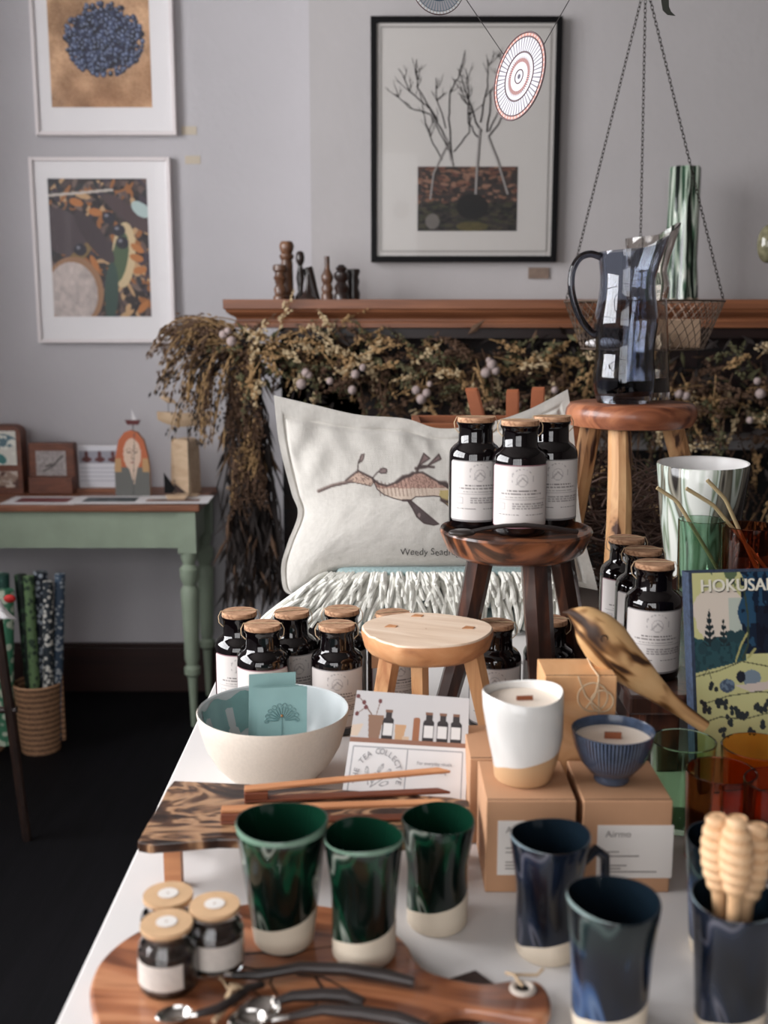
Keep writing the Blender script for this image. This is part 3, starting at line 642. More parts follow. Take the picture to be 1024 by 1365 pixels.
# main band: (px, py centre, half-height)
band = [(300, 455, 20), (350, 470, 30), (400, 480, 36), (450, 480, 40), (500, 490, 50), (560, 500, 50), (620, 500, 50), (680, 505, 55), (740, 490, 60), (800, 500, 60), (860, 530, 55), (920, 520, 60), (980, 530, 65), (1040, 530, 65), (1100, 530, 65)]
def bandat(px):
    for (a_, b_) in zip(band[:-1], band[1:]):
        if a_[0] <= px <= b_[0]:
            k = (px - a_[0]) / (b_[0] - a_[0]); return a_[1] + (b_[1] - a_[1]) * k, a_[2] + (b_[2] - a_[2]) * k
    return band[-1][1], band[-1][2]
for i in range(1500):
    px = gr.uniform(300, 1100); cy, hh = bandat(px); py = cy + gr.gauss(0, .55) * hh
    P = PY(px, max(py, 446), gr.uniform(3.17, 3.34)); leaf(P, Vector((gr.gauss(0, 1), gr.gauss(-.3, .5), gr.gauss(-.3, .8))), gr.uniform(.03, .07), gr.uniform(.004, .012), gr.choice([2, 3, 3, 3, 4]))
for i in range(330):
    px = gr.uniform(310, 1100); cy, hh = bandat(px); py = cy + gr.gauss(.1, .5) * hh
    P = PY(px, max(py, 452), gr.uniform(3.12, 3.22)); mi = gr.choices([0, 1, 2, 4], [2, 3, 4, 2])[0]
    a_ = gr.choice([gr.uniform(-.4, 1.0), gr.uniform(2.2, 3.6), gr.uniform(-2.2, -.9)])
    spray(P, Vector((math.cos(a_), gr.uniform(-.3, 0), math.sin(a_))), gr.uniform(.07, .16), mi, gr.randint(20, 36), .0068)
# lower foliage against the firebox on the right
for i in range(150):
    px = gr.choice([gr.uniform(890, 1080), gr.uniform(760, 900)]); py = gr.uniform(540, 720)
    P = PY(px, py, gr.uniform(3.15, 3.3)); spray(P, Vector((gr.gauss(0, .5), -.1, -1)), gr.uniform(.08, .2), gr.choice([1, 2, 2, 3, 4, 0]), 18, .005)
# drooping plume at left
for i in range(62):
    s = PY(gr.uniform(285, 330), gr.uniform(430, 470), gr.uniform(3.12, 3.3)); kx = gr.uniform(0, 1)
    e = PY(205 + kx * 80 + gr.gauss(0, 6), gr.choice([gr.uniform(500, 525) if kx < .3 else gr.uniform(520, 600), gr.uniform(450, 500)]) if kx < .75 else gr.uniform(540, 605), gr.uniform(3.12, 3.3))
    mid = s.lerp(e, .5) + Vector((-.03, 0, .07 + .05 * (1 - kx))); pts = [s * (1 - u) ** 2 + mid * 2 * u * (1 - u) + e * u * u for u in [k / 9 for k in range(10)]]
    stems.tube(pts, [.0016] * 9 + [.0005], 4, 1, cap=False); mi = gr.choice([1, 2, 2, 3])
    for k in range(46):
        u = gr.uniform(.2, 1) * 9; j = min(int(u), 8); q = pts[j].lerp(pts[j + 1], u - j); dd = pts[j + 1] - pts[j]
        octa(seeds, q + Vector((gr.gauss(0, .008), gr.gauss(0, .008), gr.gauss(-.006, .008))), gr.uniform(.0022, .0045), dd, mi, 2.4)
for i in range(14):                                   # upward wisps by the mantel corner
    s = PY(gr.uniform(275, 320), gr.uniform(440, 460), 3.2); spray(s, Vector((-1, 0, gr.uniform(-.1, .8))), gr.uniform(.06, .12), 2, 22, .004, .3)
# hanging tail
def tailw(v):                                         # v 0..1 down: centre px, half width px
    return 322 + 18 * v, 20 + 14 * v if v < .6 else 28 + 30 * (v - .6)
for i in range(900):
    v = gr.random() ** .9; cx_, hw = tailw(v); py = 455 + 330 * v
    P = PY(cx_ + gr.uniform(-1, 1) * hw, py, gr.uniform(3.2, 3.36)); mi = gr.choice([2, 2, 1, 3, 3]) if v < .5 else gr.choice([3, 3, 3, 3, 2])
    leaf(P, Vector((gr.gauss(0, .25), gr.gauss(0, .2), -1)), gr.uniform(.05, .12), gr.uniform(.004, .011), mi)
for i in range(120):
    v = gr.random() * .62; cx_, hw = tailw(v); P = PY(cx_ + gr.uniform(-1, 1) * hw * .8, 455 + 330 * v, 3.18)
    spray(P, Vector((gr.gauss(0, .15), -.05, -1)), gr.uniform(.06, .12), gr.choice([1, 2, 2, 2, 3]), 16, .005)
for i in range(70):
    s = PY(gr.uniform(305, 350), gr.uniform(560, 650), gr.uniform(3.22, 3.34)); e = PY(gr.uniform(300, 395), gr.uniform(720, 815), gr.uniform(3.22, 3.34)); m_ = s.lerp(e, .5) + Vector((gr.gauss(0, .02), 0, 0))
    stems.tube([s, m_, e], [.003, .0022, .0005], 4, 2, cap=False)
for i in range(5):
    pts = [PY(338 + 6 * k + gr.gauss(0, 3), 470 + 42 * k, 3.22) for k in range(8)]; stems.tube(pts, [.0025] * 7 + [.001], 5, 2)
leaves.build('foliage', gc, garl, smooth=False, world=True, kind='stuff')
seeds.build('seed_heads', gc, garl, smooth=False, world=True, kind='stuff')
stems.build('stems', [gc[2], gc[1], gc[3]], garl, world=True, kind='stuff')
ball = mat('dusty_pink_ball', (158, 142, 138), .9, bump=.9, bscale=160, var=.15, vscale=60)
for (x, y, s) in ((298, 446, 6), (309, 455, 7), (304, 441, 5), (408, 497, 6), (402, 512, 7), (412, 500, 5), (474, 499, 6), (484, 490, 5), (555, 520, 6), (562, 532, 7), (569, 524, 6), (573, 512, 4), (648, 497, 7), (656, 486, 7), (661, 494, 6), (652, 480, 4), (905, 525, 6), (915, 528, 6), (1014, 525, 7), (1010, 508, 5), (470, 520, 6), (440, 508, 5), (690, 540, 5), (1000, 560, 5), (740, 520, 5)):
    p = PY(x, y, 3.1); G().sphere(p, s * mpp(p), 12, 9).build('flower_ball', ball, garl, world=True)
# ------------------------------------------------------------------ green side table
tz = .742
tt = thing('side_table', 'green painted table with brown top and turned legs against wall', 'table', (-1.3, 3.54, 0))
TX1 = -.578; TX0 = -2.02
G().box(((TX0 + TX1) / 2, 3.545, tz - .011), (TX1 - TX0, .38, .022)).build('tabletop', M['ttop'], tt, smooth=False, world=True, bevel=.004)
ap = G(); 
ap.box(((TX0 + TX1) / 2 - .0, 3.385, tz - .082), (TX1 - TX0 - .12, .02, .118)).box(((TX0 + TX1) / 2, 3.705, tz - .082), (TX1 - TX0 - .12, .02, .118)).box((TX1 - .045, 3.545, tz - .082), (.02, .3, .118)).box((TX0 + .045, 3.545, tz - .082), (.02, .3, .118))
ap.build('apron', M['green'], tt, smooth=False, world=True)
legp = [(.010, 0), (.013, .10), (.016, .17), (.026, .18), (.027, .20), (.018, .21), (.024, .23), (.025, .30), (.029, .42), (.030, .46), (.020, .475), (.030, .50), (.031, .53), (.018, .545), (.026, .565), (.026, .585)]
for (lx, ly) in ((TX1 - .045, 3.395), (TX1 - .045, 3.695), (TX0 + .045, 3.395), (TX0 + .045, 3.695)):
    g = G().lathe(legp, 20, c=(lx, ly, 0), cap0=True); g.box((lx, ly, .585 + (tz - .022 - .585) / 2), (.058, .058, tz - .022 - .585)); g.build('leg', M['green'], tt, world=True)
# prints on it
pr = [((0, 110), 'flat print of red rocks lying leftmost on green table', (120, 60, 62)), ((92, 195), 'flat print of grey hills lying in the middle of green table', (70, 78, 82)), ((176, 278), 'flat print with a small brown boat, rightmost on green table', (130, 96, 84))]
for i, ((x0, x1), l, c) in enumerate(pr):
    z = tz + .001 + i * .0012
    A = PZ(x1 - 2, 659, z); B = PZ(x0 - 8, 675, z); w = .235; A = Vector((PZ((x1 + x0) / 2 + 4, 667, z).x, 3.44, z))
    t = thing('flat_print', l, 'print', A, .02 * (i - 1), 'prints lying on the green table')
    G().box((0, 0, .0005), (w, .15, .001)).build('paper', M['matb'], t, smooth=False)
    nx, ny = 50, 30; U, V = grid(nx, ny); img = np.zeros((ny, nx, 3)); img[:] = c; n_ = fbm(U, V, 6, 30 + i); img[:] = img + (n_[..., None] - .5) * 120
    if i == 2: put(img, V < .5, (210, 208, 206)); put(img, ell(U, V, .5, .62, .4, .18) < 1, (92, 62, 52))
    panel('image', (-w * .36, .045, .0012), (w * .72, 0, 0), (0, -.085, 0), nx, ny, img, t, world=False)
# things on it at the back
bw = wood('red_brown_box', [(.3, (78, 42, 28)), (.7, (116, 66, 44))], (10, 30, 40), rough=.5)
def atT(px, Y): return Vector((PY(px, 650, Y).x, Y, tz))
def wpx(px, Y): return px * mpp(Vector((0, Y, tz)))
# arched wooden box with picture (left edge)
a0 = atT(4, 3.62); t = thing('picture_box', 'arched brown wooden case with blue green painted panel at left edge', 'box', a0)
W = wpx(62, 3.62); H = PY(0, 566, 3.62).z - tz
pts = [(-W / 2, 0), (W / 2, 0), (W / 2, H - .03)] + [(W / 2 - .03 + .03 * math.cos(q), H - .03 + .03 * math.sin(q)) for q in (.4, .8, 1.2, 1.57)] + [(-W / 2 + .03 + .03 * math.cos(q), H - .03 + .03 * math.sin(q)) for q in (1.57, 2, 2.4, 2.8)] + [(-W / 2, H - .03)]
G().slab(pts, -.03, .03).build('case', bw, t, smooth=False)
nx = ny = 40; U, V = grid(nx, ny); img = np.zeros((ny, nx, 3)); img[:] = (206, 204, 194); put(img, ell(U, V, .55, .3, .45, .22) < 1, (84, 112, 122)); put(img, ell(U, V, .25, .75, .5, .22, .3) < 1, (64, 120, 118)); put(img, fbm(U, V, 6, 3) > .62, (220, 220, 210))
panel('painted_panel', (-W * .4, -.0315, H * .92), (W * .8, 0, 0), (0, 0, -H * .5), nx, ny, img, t, world=False)
U, V = grid(30, 16); img = np.zeros((16, 30, 3)); img[:] = (140, 118, 104); put(img, fbm(U, V, 5, 8) > .5, (190, 176, 164)); put(img, fbm(U, V, 5, 12) > .6, (80, 50, 40))
panel('lower_panel', (-W * .4, -.0315, H * .33), (W * .8, 0, 0), (0, 0, -H * .24), 30, 16, img, t, world=False)
# small wooden frame box
a0 = atT(73, 3.62); t = thing('picture_box', 'small reddish wooden box framing a grey sketch on green table', 'box', a0)
W = wpx(60, 3.62); H = PY(0, 590, 3.62).z - tz
g = G().box((0, .0, H / 2), (W, .04, H)); g.build('case', bw, t, smooth=False, bevel=.003)
G().box((0, -.03, H * .17), (W * .96, .03, H * .34)).build('drawer', bw, t, smooth=False, bevel=.002)
U, V = grid(36, 30); img = np.zeros((30, 36, 3)); img[:] = (148, 140, 138); img += (fbm(U, V, 14, 4)[..., None] - .5) * 60; put(img, seg(U, V, [(.25, .8), (.55, .62), (.9, .2)]) < .03, (60, 54, 54)); put(img, seg(U, V, [(.35, .62), (.5, .55)]) < .04, (70, 62, 60))
panel('sketch', (-W * .34, -.0215, H * .85), (W * .66, 0, 0), (0, 0, -H * .5), 36, 30, img, t, world=False)
# boat card
a0 = atT(132, 3.64); W = wpx(52, 3.64); H = PY(0, 594, 3.64).z - tz
t = thing('greeting_card', 'white card printed with dark red boats on a wooden ledge', 'card', a0)
G().box((0, 0, .006), (W * 1.15, .05, .012)).build('ledge', M['ttop'], t, smooth=False)
G().box((0, .005, .012 + H / 2 - .006), (W, .003, H - .012)).build('card', M['matb'], t, smooth=False)
U, V = grid(44, 40); img = np.zeros((40, 44, 3)); img[:] = (212, 212, 218); put(img, (V > .12) & (V < .42), (150, 150, 160))
for cx in (.2, .55, .9): put(img, ell(U, V, cx, .33, .14, .06) < 1, (90, 36, 34)); put(img, ell(U, V, cx, .2, .05, .09) < 1, (90, 40, 40))
for vv in (.55, .65, .75, .85): put(img, np.abs(V - vv) < .012, (170, 172, 182))
panel('printed_face', (-W / 2 + .002, .0030, H - .002), (W - .004, 0, 0), (0, 0, -H + .016), 44, 40, img, t, world=False)
# painted woman figurine
a0 = atT(178, 3.52); W = wpx(46, 3.52); H = PY(0, 573, 3.52).z - tz
t = thing('painted_figurine', 'flat wooden figure of a red haired woman in grey coat on table', 'figurine', a0)
pts = [(-W / 2, 0), (W / 2, 0), (W / 2, H * .45), (W * .46, H * .62), (W * .36, H * .85), (W * .18, H * .97), (0, H), (-W * .18, H * .97), (-W * .36, H * .85), (-W * .46, H * .62), (-W / 2, H * .45)]
nx, ny = 60, 100; U, V = grid(nx, ny); img = np.zeros((ny, nx, 3)); img[:] = (96, 96, 92)
put(img, V < .55, (176, 92, 54)); put(img, (np.abs(U - .5) > .3) & (V > .42) & (V < .62), (178, 140, 96)); put(img, ell(U, V, .52, .36, .25, .24) < 1, (206, 180, 160)); put(img, poly(U, V, [(.38, .5), (.68, .5), (.55, .82)]), (206, 180, 160))
for cx in (.43, .62): put(img, ell(U, V, cx, .33, .05, .012) < 1, (70, 60, 60)); put(img, np.abs(ell(U, V, cx, .30, .07, .03) - 1) < .3, (110, 80, 66), .6)
put(img, ell(U, V, .52, .48, .06, .014) < 1, (150, 84, 80)); put(img, seg(U, V, [(.52, .34), (.49, .42), (.53, .43)]) < .012, (150, 120, 104)); put(img, np.abs(U - .53 + (V - .8) * .1) < .01, (60, 60, 60), (1.0))
g = G(); vs = []; hw = lambda zz: np.interp(zz, [0, H * .45, H * .62, H * .85, H * .97, H], [W / 2, W / 2, W * .46, W * .36, W * .18, .001])
for v in V[:, 0]:
    z = H * (1 - v); h_ = hw(z)
    for u in U[0]: vs.append((-h_ + 2 * h_ * u, -.0105, z))
g.add(vs, gridfaces(nx, ny)); uu = (np.array([v[0] for v in vs]).reshape(ny, nx) / W + .5)
im2 = img.copy()
for j in range(ny):
    ii = np.clip((uu[j] * (nx - 1)).round().astype(int), 0, nx - 1); im2[j] = img[j, ii]
g.build('painted_face', M['print'], t, smooth=False, cols=np.concatenate([tolin(im2).reshape(-1, 3), np.ones((nx * ny, 1))], 1))
G().slab(pts, -.01, .01).build('wooden_block', wood('block_wood', [(.3, (150, 100, 66)), (.7, (186, 136, 92))], (20, 20, 8)), t, smooth=False)
# little red boat on a pin above the figure
p = PY(177, 562, 3.60); t = thing('boat_ornament', 'tiny red boat with white sail on a rod above red haired figure', 'ornament', (p.x, 3.60, tz))
G().tube([(p.x, 3.60, tz), (p.x, 3.60, p.z)], .0015, 6).build('rod', M['dmetal'], t, world=True)
s = wpx(1, 3.6)
G().slab([(p.x - 10 * s, p.z + 2 * s), (p.x - 7 * s, p.z - 4 * s), (p.x + 7 * s, p.z - 4 * s), (p.x + 10 * s, p.z + 2 * s)], 3.594, 3.606).build('hull', mat('dark_red', (92, 34, 34), .6), t, smooth=False, world=True)
G().slab([(p.x - 1 * s, p.z + 2 * s), (p.x + 5 * s, p.z + 2 * s), (p.x - 1 * s, p.z + 16 * s)], 3.599, 3.601).build('sail', M['matb'], t, smooth=False, world=True)
# wooden boat with bird on stand
Y = 3.52; lw = wood('light_wood', [(.3, (176, 148, 118)), (.7, (204, 178, 148))], (10, 30, 30), rough=.6)
p = PY(246, 560, Y); s = mpp(p); t = thing('wooden_boat', 'pale carved wooden boat carrying a small bird, raised on a rod', 'ornament', (p.x, Y, tz))
g = G(); sec = []
for k in range(13):
    u = k / 12; x = p.x + (-36 + 72 * u) * s; hw_ = .02 * math.sin(PI * min(max(u * 1.02, .03), .99)) ** .6 + .002; top = p.z + 9 * s + (.006 * abs(u - .5) * 2) ** 1; bot = p.z + 8 * s - 17 * s * math.sin(PI * (.08 + .86 * u)) ** .6
    sec.append([(x, Y - hw_, top), (x, Y - hw_ * .75, (top + bot) / 2), (x, Y, bot), (x, Y + hw_ * .75, (top + bot) / 2), (x, Y + hw_, top)])
vs = [v for q in sec for v in q]; fs = []
for k in range(12):
    for j in range(5): fs.append((5 * k + j, 5 * k + (j + 1) % 5, 5 * (k + 1) + (j + 1) % 5, 5 * (k + 1) + j))
fs += [(0, 1, 2, 3, 4), (60, 61, 62, 63, 64)]; g.add(vs, fs); g.build('hull', lw, t, world=True)
G().tube([(p.x + 4 * s, Y, tz), (p.x + 4 * s, Y, p.z - 6 * s)], .002, 6).build('rod', M['dmetal'], t, world=True)
G().box((p.x + 4 * s, Y, tz + .004), (.06, .05, .008)).build('foot', lw, t, smooth=False, world=True)
q = PY(222, 532, Y); G().tube([q + Vector((-9 * s, 0, 2 * s)), q + Vector((-4 * s, 0, 2 * s)), q + Vector((2 * s, 0, -1 * s)), q + Vector((9 * s, 0, -3 * s)), q + Vector((15 * s, 0, -8 * s))], [.0008, .008, .010, .006, .001], 10).build('bird', lw, t, world=True)
G().tube([q + Vector((2 * s, 0, -4 * s)), q + Vector((2 * s, 0, -24 * s))], .001, 5).build('bird_leg', M['dmetal'], t, world=True)
# pale wood block
a0 = atT(248, 3.60); W = wpx(30, 3.6); H = PY(0, 584, 3.6).z - tz
g = G().slab([(-W * .55, 0), (W * .5, 0), (W * .45, H * .95), (W * .25, H), (-W * .35, H), (-W * .45, H * .95)], -.04, .03)
o = g.build('wood_block', lw, None, smooth=False, bevel=.004); o.location = a0; o.rotation_euler = (0, 0, -.35); tag(o, 'upright pale rounded wood block at right end of green table', 'block')
# little sail boat
p = atT(236, 3.45); s = wpx(1, 3.45); t = thing('toy_sailboat', 'small toy boat with dark sail at right end of green table', 'toy boat', (p.x, 3.45, tz + .0036))
G().slab([(-15 * s, 6 * s), (-12 * s, 0), (10 * s, 0), (15 * s, 6 * s)], -.012, .012).build('hull', lw, t, smooth=False)
G().slab([(-17 * s, 36 * s), (-17 * s, 8 * s), (-5 * s, 8 * s), (-3 * s, 16 * s)], -.001, .001).build('sail', M['bframe'], t, smooth=False)
G().slab([(-4 * s, 22 * s), (-4 * s, 8 * s), (12 * s, 8 * s)], .001, .003).build('jib', M['dwood'], t, smooth=False)
G().tube([(-3.5 * s, .002, 4 * s), (-3.5 * s, .002, 26 * s)], .0015, 6).build('mast', M['dwood'], t)
# ------------------------------------------------------------------ baskets with wrapping paper rolls
def wbasket(px, label, first=None):
    Y = 3.2; c = Vector((PY(px, 940, Y).x, Y, 0)); return c
bk = thing('wicker_basket', 'narrow wicker basket of patterned paper rolls with side handle', 'basket', wbasket(52, ''))
W = .072
G().lathe([(W * .82, 0), (W * .9, .06), (W, .2), (W * 1.04, .215), (W * .98, .22), (W * .93, .2), (W * .8, .02)], 40, cap0=True, cap1=True).build('basket_body', M['wicker'], bk)
g = G(); g.tube([(W * 1.0, 0, .03), (W * 1.0, 0, .3), (W * .98, 0, .38), (W * .8, 0, .43), (W * .6, 0, .46), (W * .6, .03, .3), (W * .7, .05, .2)], .007, 8); g.build('handle', M['wicker'], bk)
bk2 = dup(bk, wbasket(-24, ''), 2.0, 'wicker basket cut by the left edge of the photo')
rolls = [(8, 786, 18, (62, 122, 92), (190, 200, 180), 'pale green roll with red bird pattern'), (4, 765, 14, (30, 70, 62), (90, 130, 110), 'dark teal paper roll at the left edge'), (27, 766, 14, (24, 36, 32), (60, 86, 64), 'black green roll at the back of basket'),
         (38, 768, 12, (96, 122, 82), (40, 60, 44), 'moss green leafy roll standing in basket'), (54, 762, 16, (26, 34, 46), (150, 158, 166), 'navy and white roll at the back of basket'), (52, 774, 8, (196, 196, 196), (170, 170, 172), 'plain pale grey thin roll in basket'),
         (64, 775, 12, (40, 48, 56), (206, 204, 196), 'dark roll with large white flowers in basket'), (80, 765, 12, (58, 76, 96), (180, 186, 190), 'slate blue flowered roll leaning rightmost in basket')]
for i, (x, y, w, c1, c2, l) in enumerate(rolls):
    m, nt, b = newmat('roll_paper_%s' % 'abcdefgh'[i]); tc = nt.nodes.new('ShaderNodeTexCoord'); vo = nt.nodes.new('ShaderNodeTexVoronoi'); vo.inputs['Scale'].default_value = 38 + 6 * i
    nt.links.new(tc.outputs['Object'], vo.inputs['Vector']); r_ = ramp(nt, [(.36, c2), (.46, c1)]); nt.links.new(vo.outputs['Distance'], r_.inputs[0]); nt.links.new(r_.outputs[0], b.inputs['Base Color']); b.inputs['Roughness'].default_value = .5
    Y = 3.2 + .03 * ((i % 3) - 1); p = PY(x, y, Y); bx_ = bk.location.x if x > 20 else bk2.location.x + .04
    bot = Vector((bx_ + (p.x - bx_) * .55, Y, .03)); R = w * mpp(p) * .58; d = (p - bot)
    o = G().tube([bot, p], R, 14).tube([p - d * .002, p + d * .001], R * .6, 12).build('paper_roll', m, None); tag(o, l, 'paper roll', 'patterned paper rolls in the baskets')
# dark stand at left edge with white cloth
sd = thing('wooden_stand', 'dark wooden folding stand leg at the left edge', 'stand', (PY(20, 1030, 2.6).x, 2.6, 0))
pA = PY(-4, 826, 2.6); pB = PY(24, 1030, 2.6); dd = pB - pA; pC = pA + dd * (pA.z / -dd.z)
for s_ in (0,): G().tube([pA + Vector((-s_ * 0, s_, 0)), pC + Vector((0, s_, 0))], [.014, .012], 8).build('leg', dk, sd, world=True)
pT = pA - dd.normalized() * .05
G().tube([(pA.x - .5, 2.6, pA.z - .03), (pA.x - .02, 2.6, pA.z - .03)], .010, 8).build('top_rail', dk, sd, world=True)
G().tube([(pA.x - .5, 3.1, pA.z - .03), (pA.x - .3, 3.1, pA.z - .03)], .010, 8).build('top_rail', dk, sd, world=True)
for s_ in (0, .5): G().tube([Vector((pA.x - .50, 2.6 + s_, pA.z)), Vector((pC.x - .85, 2.6 + s_, 0))], [.014, .012], 8).build('leg', dk, sd, world=True)
G().tube([(pC.x - .75, 2.6, .35), (pA.x + .035, 2.6, .35)], .009, 8).build('rail', dk, sd, world=True)
c0 = PY(-6, 800, 2.58); s = mpp(c0)
G_ = G(); nx, ny = 16, 16; vs = []
for j in range(ny):
    for i in range(nx):
        u, v = i / 15, j / 15; p = PY(-28 + 48 * u * (.3 + .7 * v) + 2 * math.sin(v * 7), 786 + 36 * v + 4 * u * v, 2.56 + .012 * math.sin(u * 11 + v * 3)); vs.append(p)
G_.add(vs, gridfaces(nx, ny)); o = G_.build('white_cloth', M['matb'], None); sm = o.modifiers.new('t', 'SOLIDIFY'); sm.thickness = .003; tag(o, 'white cloth corner hanging over the dark stand at left edge', 'cloth')
p = PY(13, 798, 2.68); o = G().sphere(p, .012, 12, 8, sc3=(1.3, .7, .9)).build('red_pompom', M['red'], None); tag(o, 'small red pompom behind the white cloth at left edge', 'pompom')
# ------------------------------------------------------------------ display table + plinth
TZ = .75
tb = thing('display_table', 'long white display table carrying cups, bowl and bottles', 'table', (.4, 1.05, 0))
G().box(((-.268 + 1.05) / 2, (.3 + 1.74) / 2, TZ - .02), (1.318, 1.44, .04)).build('tabletop', M['white'], tb, smooth=False, world=True, bevel=.003)
for x in (-.22, 1.0):
    for y in (.36, 1.68): G().box((x, y, (TZ - .04) / 2), (.06, .06, TZ - .04)).build('leg', M['white'], tb, smooth=False, world=True)
PX0 = -.10
o = G().box(((PX0 + 1.0) / 2, (1.76 + 2.46) / 2, TZ / 2), (1.0 - PX0, .70, TZ)).build('plinth', M['white'], None, smooth=False, bevel=.003); tag(o, 'white box plinth behind the table, under pillow and tall stool', 'plinth')
# ------------------------------------------------------------------ blanket
BZ = PY(570, 757, 1.93).z
bl = thing('throw_blanket', 'pale teal folded throw with thick off white fringe under the pillow', 'blanket', (.1, 1.95, TZ))
bx0, bx1_ = PY(436, 757, 1.93).x, PY(742, 757, 1.93).x
g = G()
for k in range(3):
    z0 = TZ + (BZ - TZ) * k / 3; z1 = TZ + (BZ - TZ) * (k + 1) / 3; g.box(((bx0 + bx1_) / 2 + .004 * k, 2.06, (z0 + z1) / 2), (bx1_ - bx0 - .008 * k, .26, z1 - z0 - .001))
g.build('folded_wool', M['blanket'], bl, world=True, bevel=.012)
fr = random.Random(4); g = G()
def strand(x, z0, L, yo, lean):
    pts = []; n = 7; w1, w2 = fr.uniform(-.0025, .0025), fr.uniform(-.006, .006)
    for k in range(n + 1):
        u = k / n; pts.append(Vector((x + lean * u * L * 8 * .12 + w1 * math.sin(u * 5 + w2 * 900), 1.93 - yo * math.sin(min(u * 2.2, 1) * PI / 2) + .004 * math.sin(u * 9 + x * 300), max(z0 + .004 * math.sin(u * 3) - L * u ** 1.25, TZ + .004))))
    g.tube(pts, [.0036, .0044, .0044, .0042, .0042, .004, .004, .0028], 6)
n = 92
for i in range(n):
    u = i / (n - 1); x = bx0 + (bx1_ - bx0) * u; ln = -1.6 + 1.6 * min(1, u * 3.2) if u < .31 else fr.gauss(.05, .12)
    strand(x + fr.gauss(0, .001), BZ - .016, fr.uniform(.075, .098), .016, ln + fr.gauss(0, .08))
    strand(x + fr.gauss(0, .002), BZ - .010, fr.uniform(.035, .06), .028, ln + fr.gauss(.12, .2))
    if i % 2 == 0: strand(x, BZ - .03, fr.uniform(.07, .09), .026, ln + fr.gauss(0, .3))
g.build('fringe', M['fringe'], bl, world=True, kind='stuff')
# ------------------------------------------------------------------ pillow
pl = thing('printed_pillow', 'natural linen pillow printed with a seadragon, resting on the fringed throw', 'pillow', (.13, 1.98, BZ))
nx, ny = 380, 240
U, V = grid(nx, ny)
def edge(pts, t): 
    xs = np.linspace(0, 1, len(pts)); return np.interp(t, xs, [p[0] for p in pts]), np.interp(t, xs, [p[1] for p in pts])
def smooth_edge(pts, t):
    n = len(pts); k = t * (n - 1); i = np.clip(np.floor(k).astype(int), 0, n - 2); f = k - i; P = np.array(pts, float)
    g_ = lambda j: P[np.clip(j, 0, n - 1)]
    f = f[..., None]; p0, p1, p2, p3 = g_(i - 1), g_(i), g_(i + 1), g_(i + 2)
    r_ = .5 * ((2 * p1) + (-p0 + p2) * f + (2 * p0 - 5 * p1 + 4 * p2 - p3) * f ** 2 + (-p0 + 3 * p1 - 3 * p2 + p3) * f ** 3); return r_[..., 0], r_[..., 1]
top = [(365, 527), (420, 540), (478, 553), (540, 558), (585, 571), (640, 566), (700, 548), (757, 519)]
bot = [(390, 794), (412, 786), (450, 762), (520, 758), (580, 757), (650, 760), (720, 772), (797, 787)]
lef = [(365, 527), (372, 590), (388, 655), (397, 685), (383, 725), (375, 755), (378, 785), (390, 794)]
rig = [(757, 519), (763, 560), (768, 610), (770, 650), (774, 690), (782, 730), (792, 765), (797, 787)]
tx, ty = smooth_edge(top, U); bx, by = smooth_edge(bot, U); lx_, ly_ = smooth_edge(lef, V); rx_, ry_ = smooth_edge(rig, V)
cxn = (1 - U) * (1 - V) * 365 + U * (1 - V) * 757 + (1 - U) * V * 390 + U * V * 797; cyn = (1 - U) * (1 - V) * 527 + U * (1 - V) * 519 + (1 - U) * V * 794 + U * V * 787
PXm = (1 - V) * tx + V * bx + (1 - U) * lx_ + U * rx_ - cxn; PYm = (1 - V) * ty + V * by + (1 - U) * ly_ + U * ry_ - cyn
# plane leaning back: y = 1.97 + lean*(z-BZ)
lean = .30; Yp0 = 1.97
u_ = (PXm - CX) / F; v_ = (CY - PYm) / F; dy = ct + v_ * st; dz = -st + v_ * ct
S = (Yp0 + lean * (HC - BZ)) / (dy - lean * dz)
Xw, Yw, Zw = u_ * S, dy * S, HC + dz * S
fu = np.clip(np.minimum(U, 1 - U) / .5, 0, 1); fv = np.clip(np.minimum(V, 1 - V) / .5, 0, 1)
ui = np.clip((np.minimum(U, 1 - U) - .045) / .455, 0, 1); vi = np.clip((np.minimum(V, 1 - V) - .07) / .43, 0, 1)
prof = (np.sin(ui * PI / 2) ** .55) * (np.sin(vi * PI / 2) ** .55)
wr = .005 * (fbm(U * 2.2, V * 1.4, 5, 3) - .5) + .0015 * np.exp(-((np.minimum(U * 2.2, V * 1.4) - .12) / .08) ** 2) * np.sin(U * 60 + 2 * np.sin(V * 20))
wr = wr + .004 * np.exp(-(((U - .10) ** 2) + (V - .16) ** 2) / .006) * np.sin((U * 1.3 + V) * 38)
wr = wr * np.clip(np.minimum(fu, fv) * 6, .25, 1)
seam = -.0035 * np.exp(-((np.minimum((np.minimum(U, 1 - U) - .045) * 2.2, (np.minimum(V, 1 - V) - .07) * 1.5)) / .012) ** 2)
th = .062 * prof + wr + seam + .0015
nrm = Vector((0, -1, lean * -1 * -1)).normalized()
kf = (Yw - th) / Yw; Xf = Xw * kf; Yf_ = Yw * kf; Zf = HC + (Zw - HC) * kf
Yb_ = Yw + .045 * prof + .0015 - wr * .3
img = np.zeros((ny, nx, 3)); img[:] = (186, 182, 175)
img += (fbm(U * 2, V, 60, 2, 2)[..., None] - .5) * 12 + (fbm(U * 2, V, 5, 6, 2)[..., None] - .5) * 10
def c6(P): return [(400 + x / 4.655, 560 + y / 4.655) for x, y in P]
X_, Y_ = PXm, PYm
dkc = (60, 46, 44)
def st_(P, w, c=dkc, a=.95): put(img, np.clip(1.3 - seg(X_, Y_, c6(P)) / (w * 1.25), 0, 1), c, a)
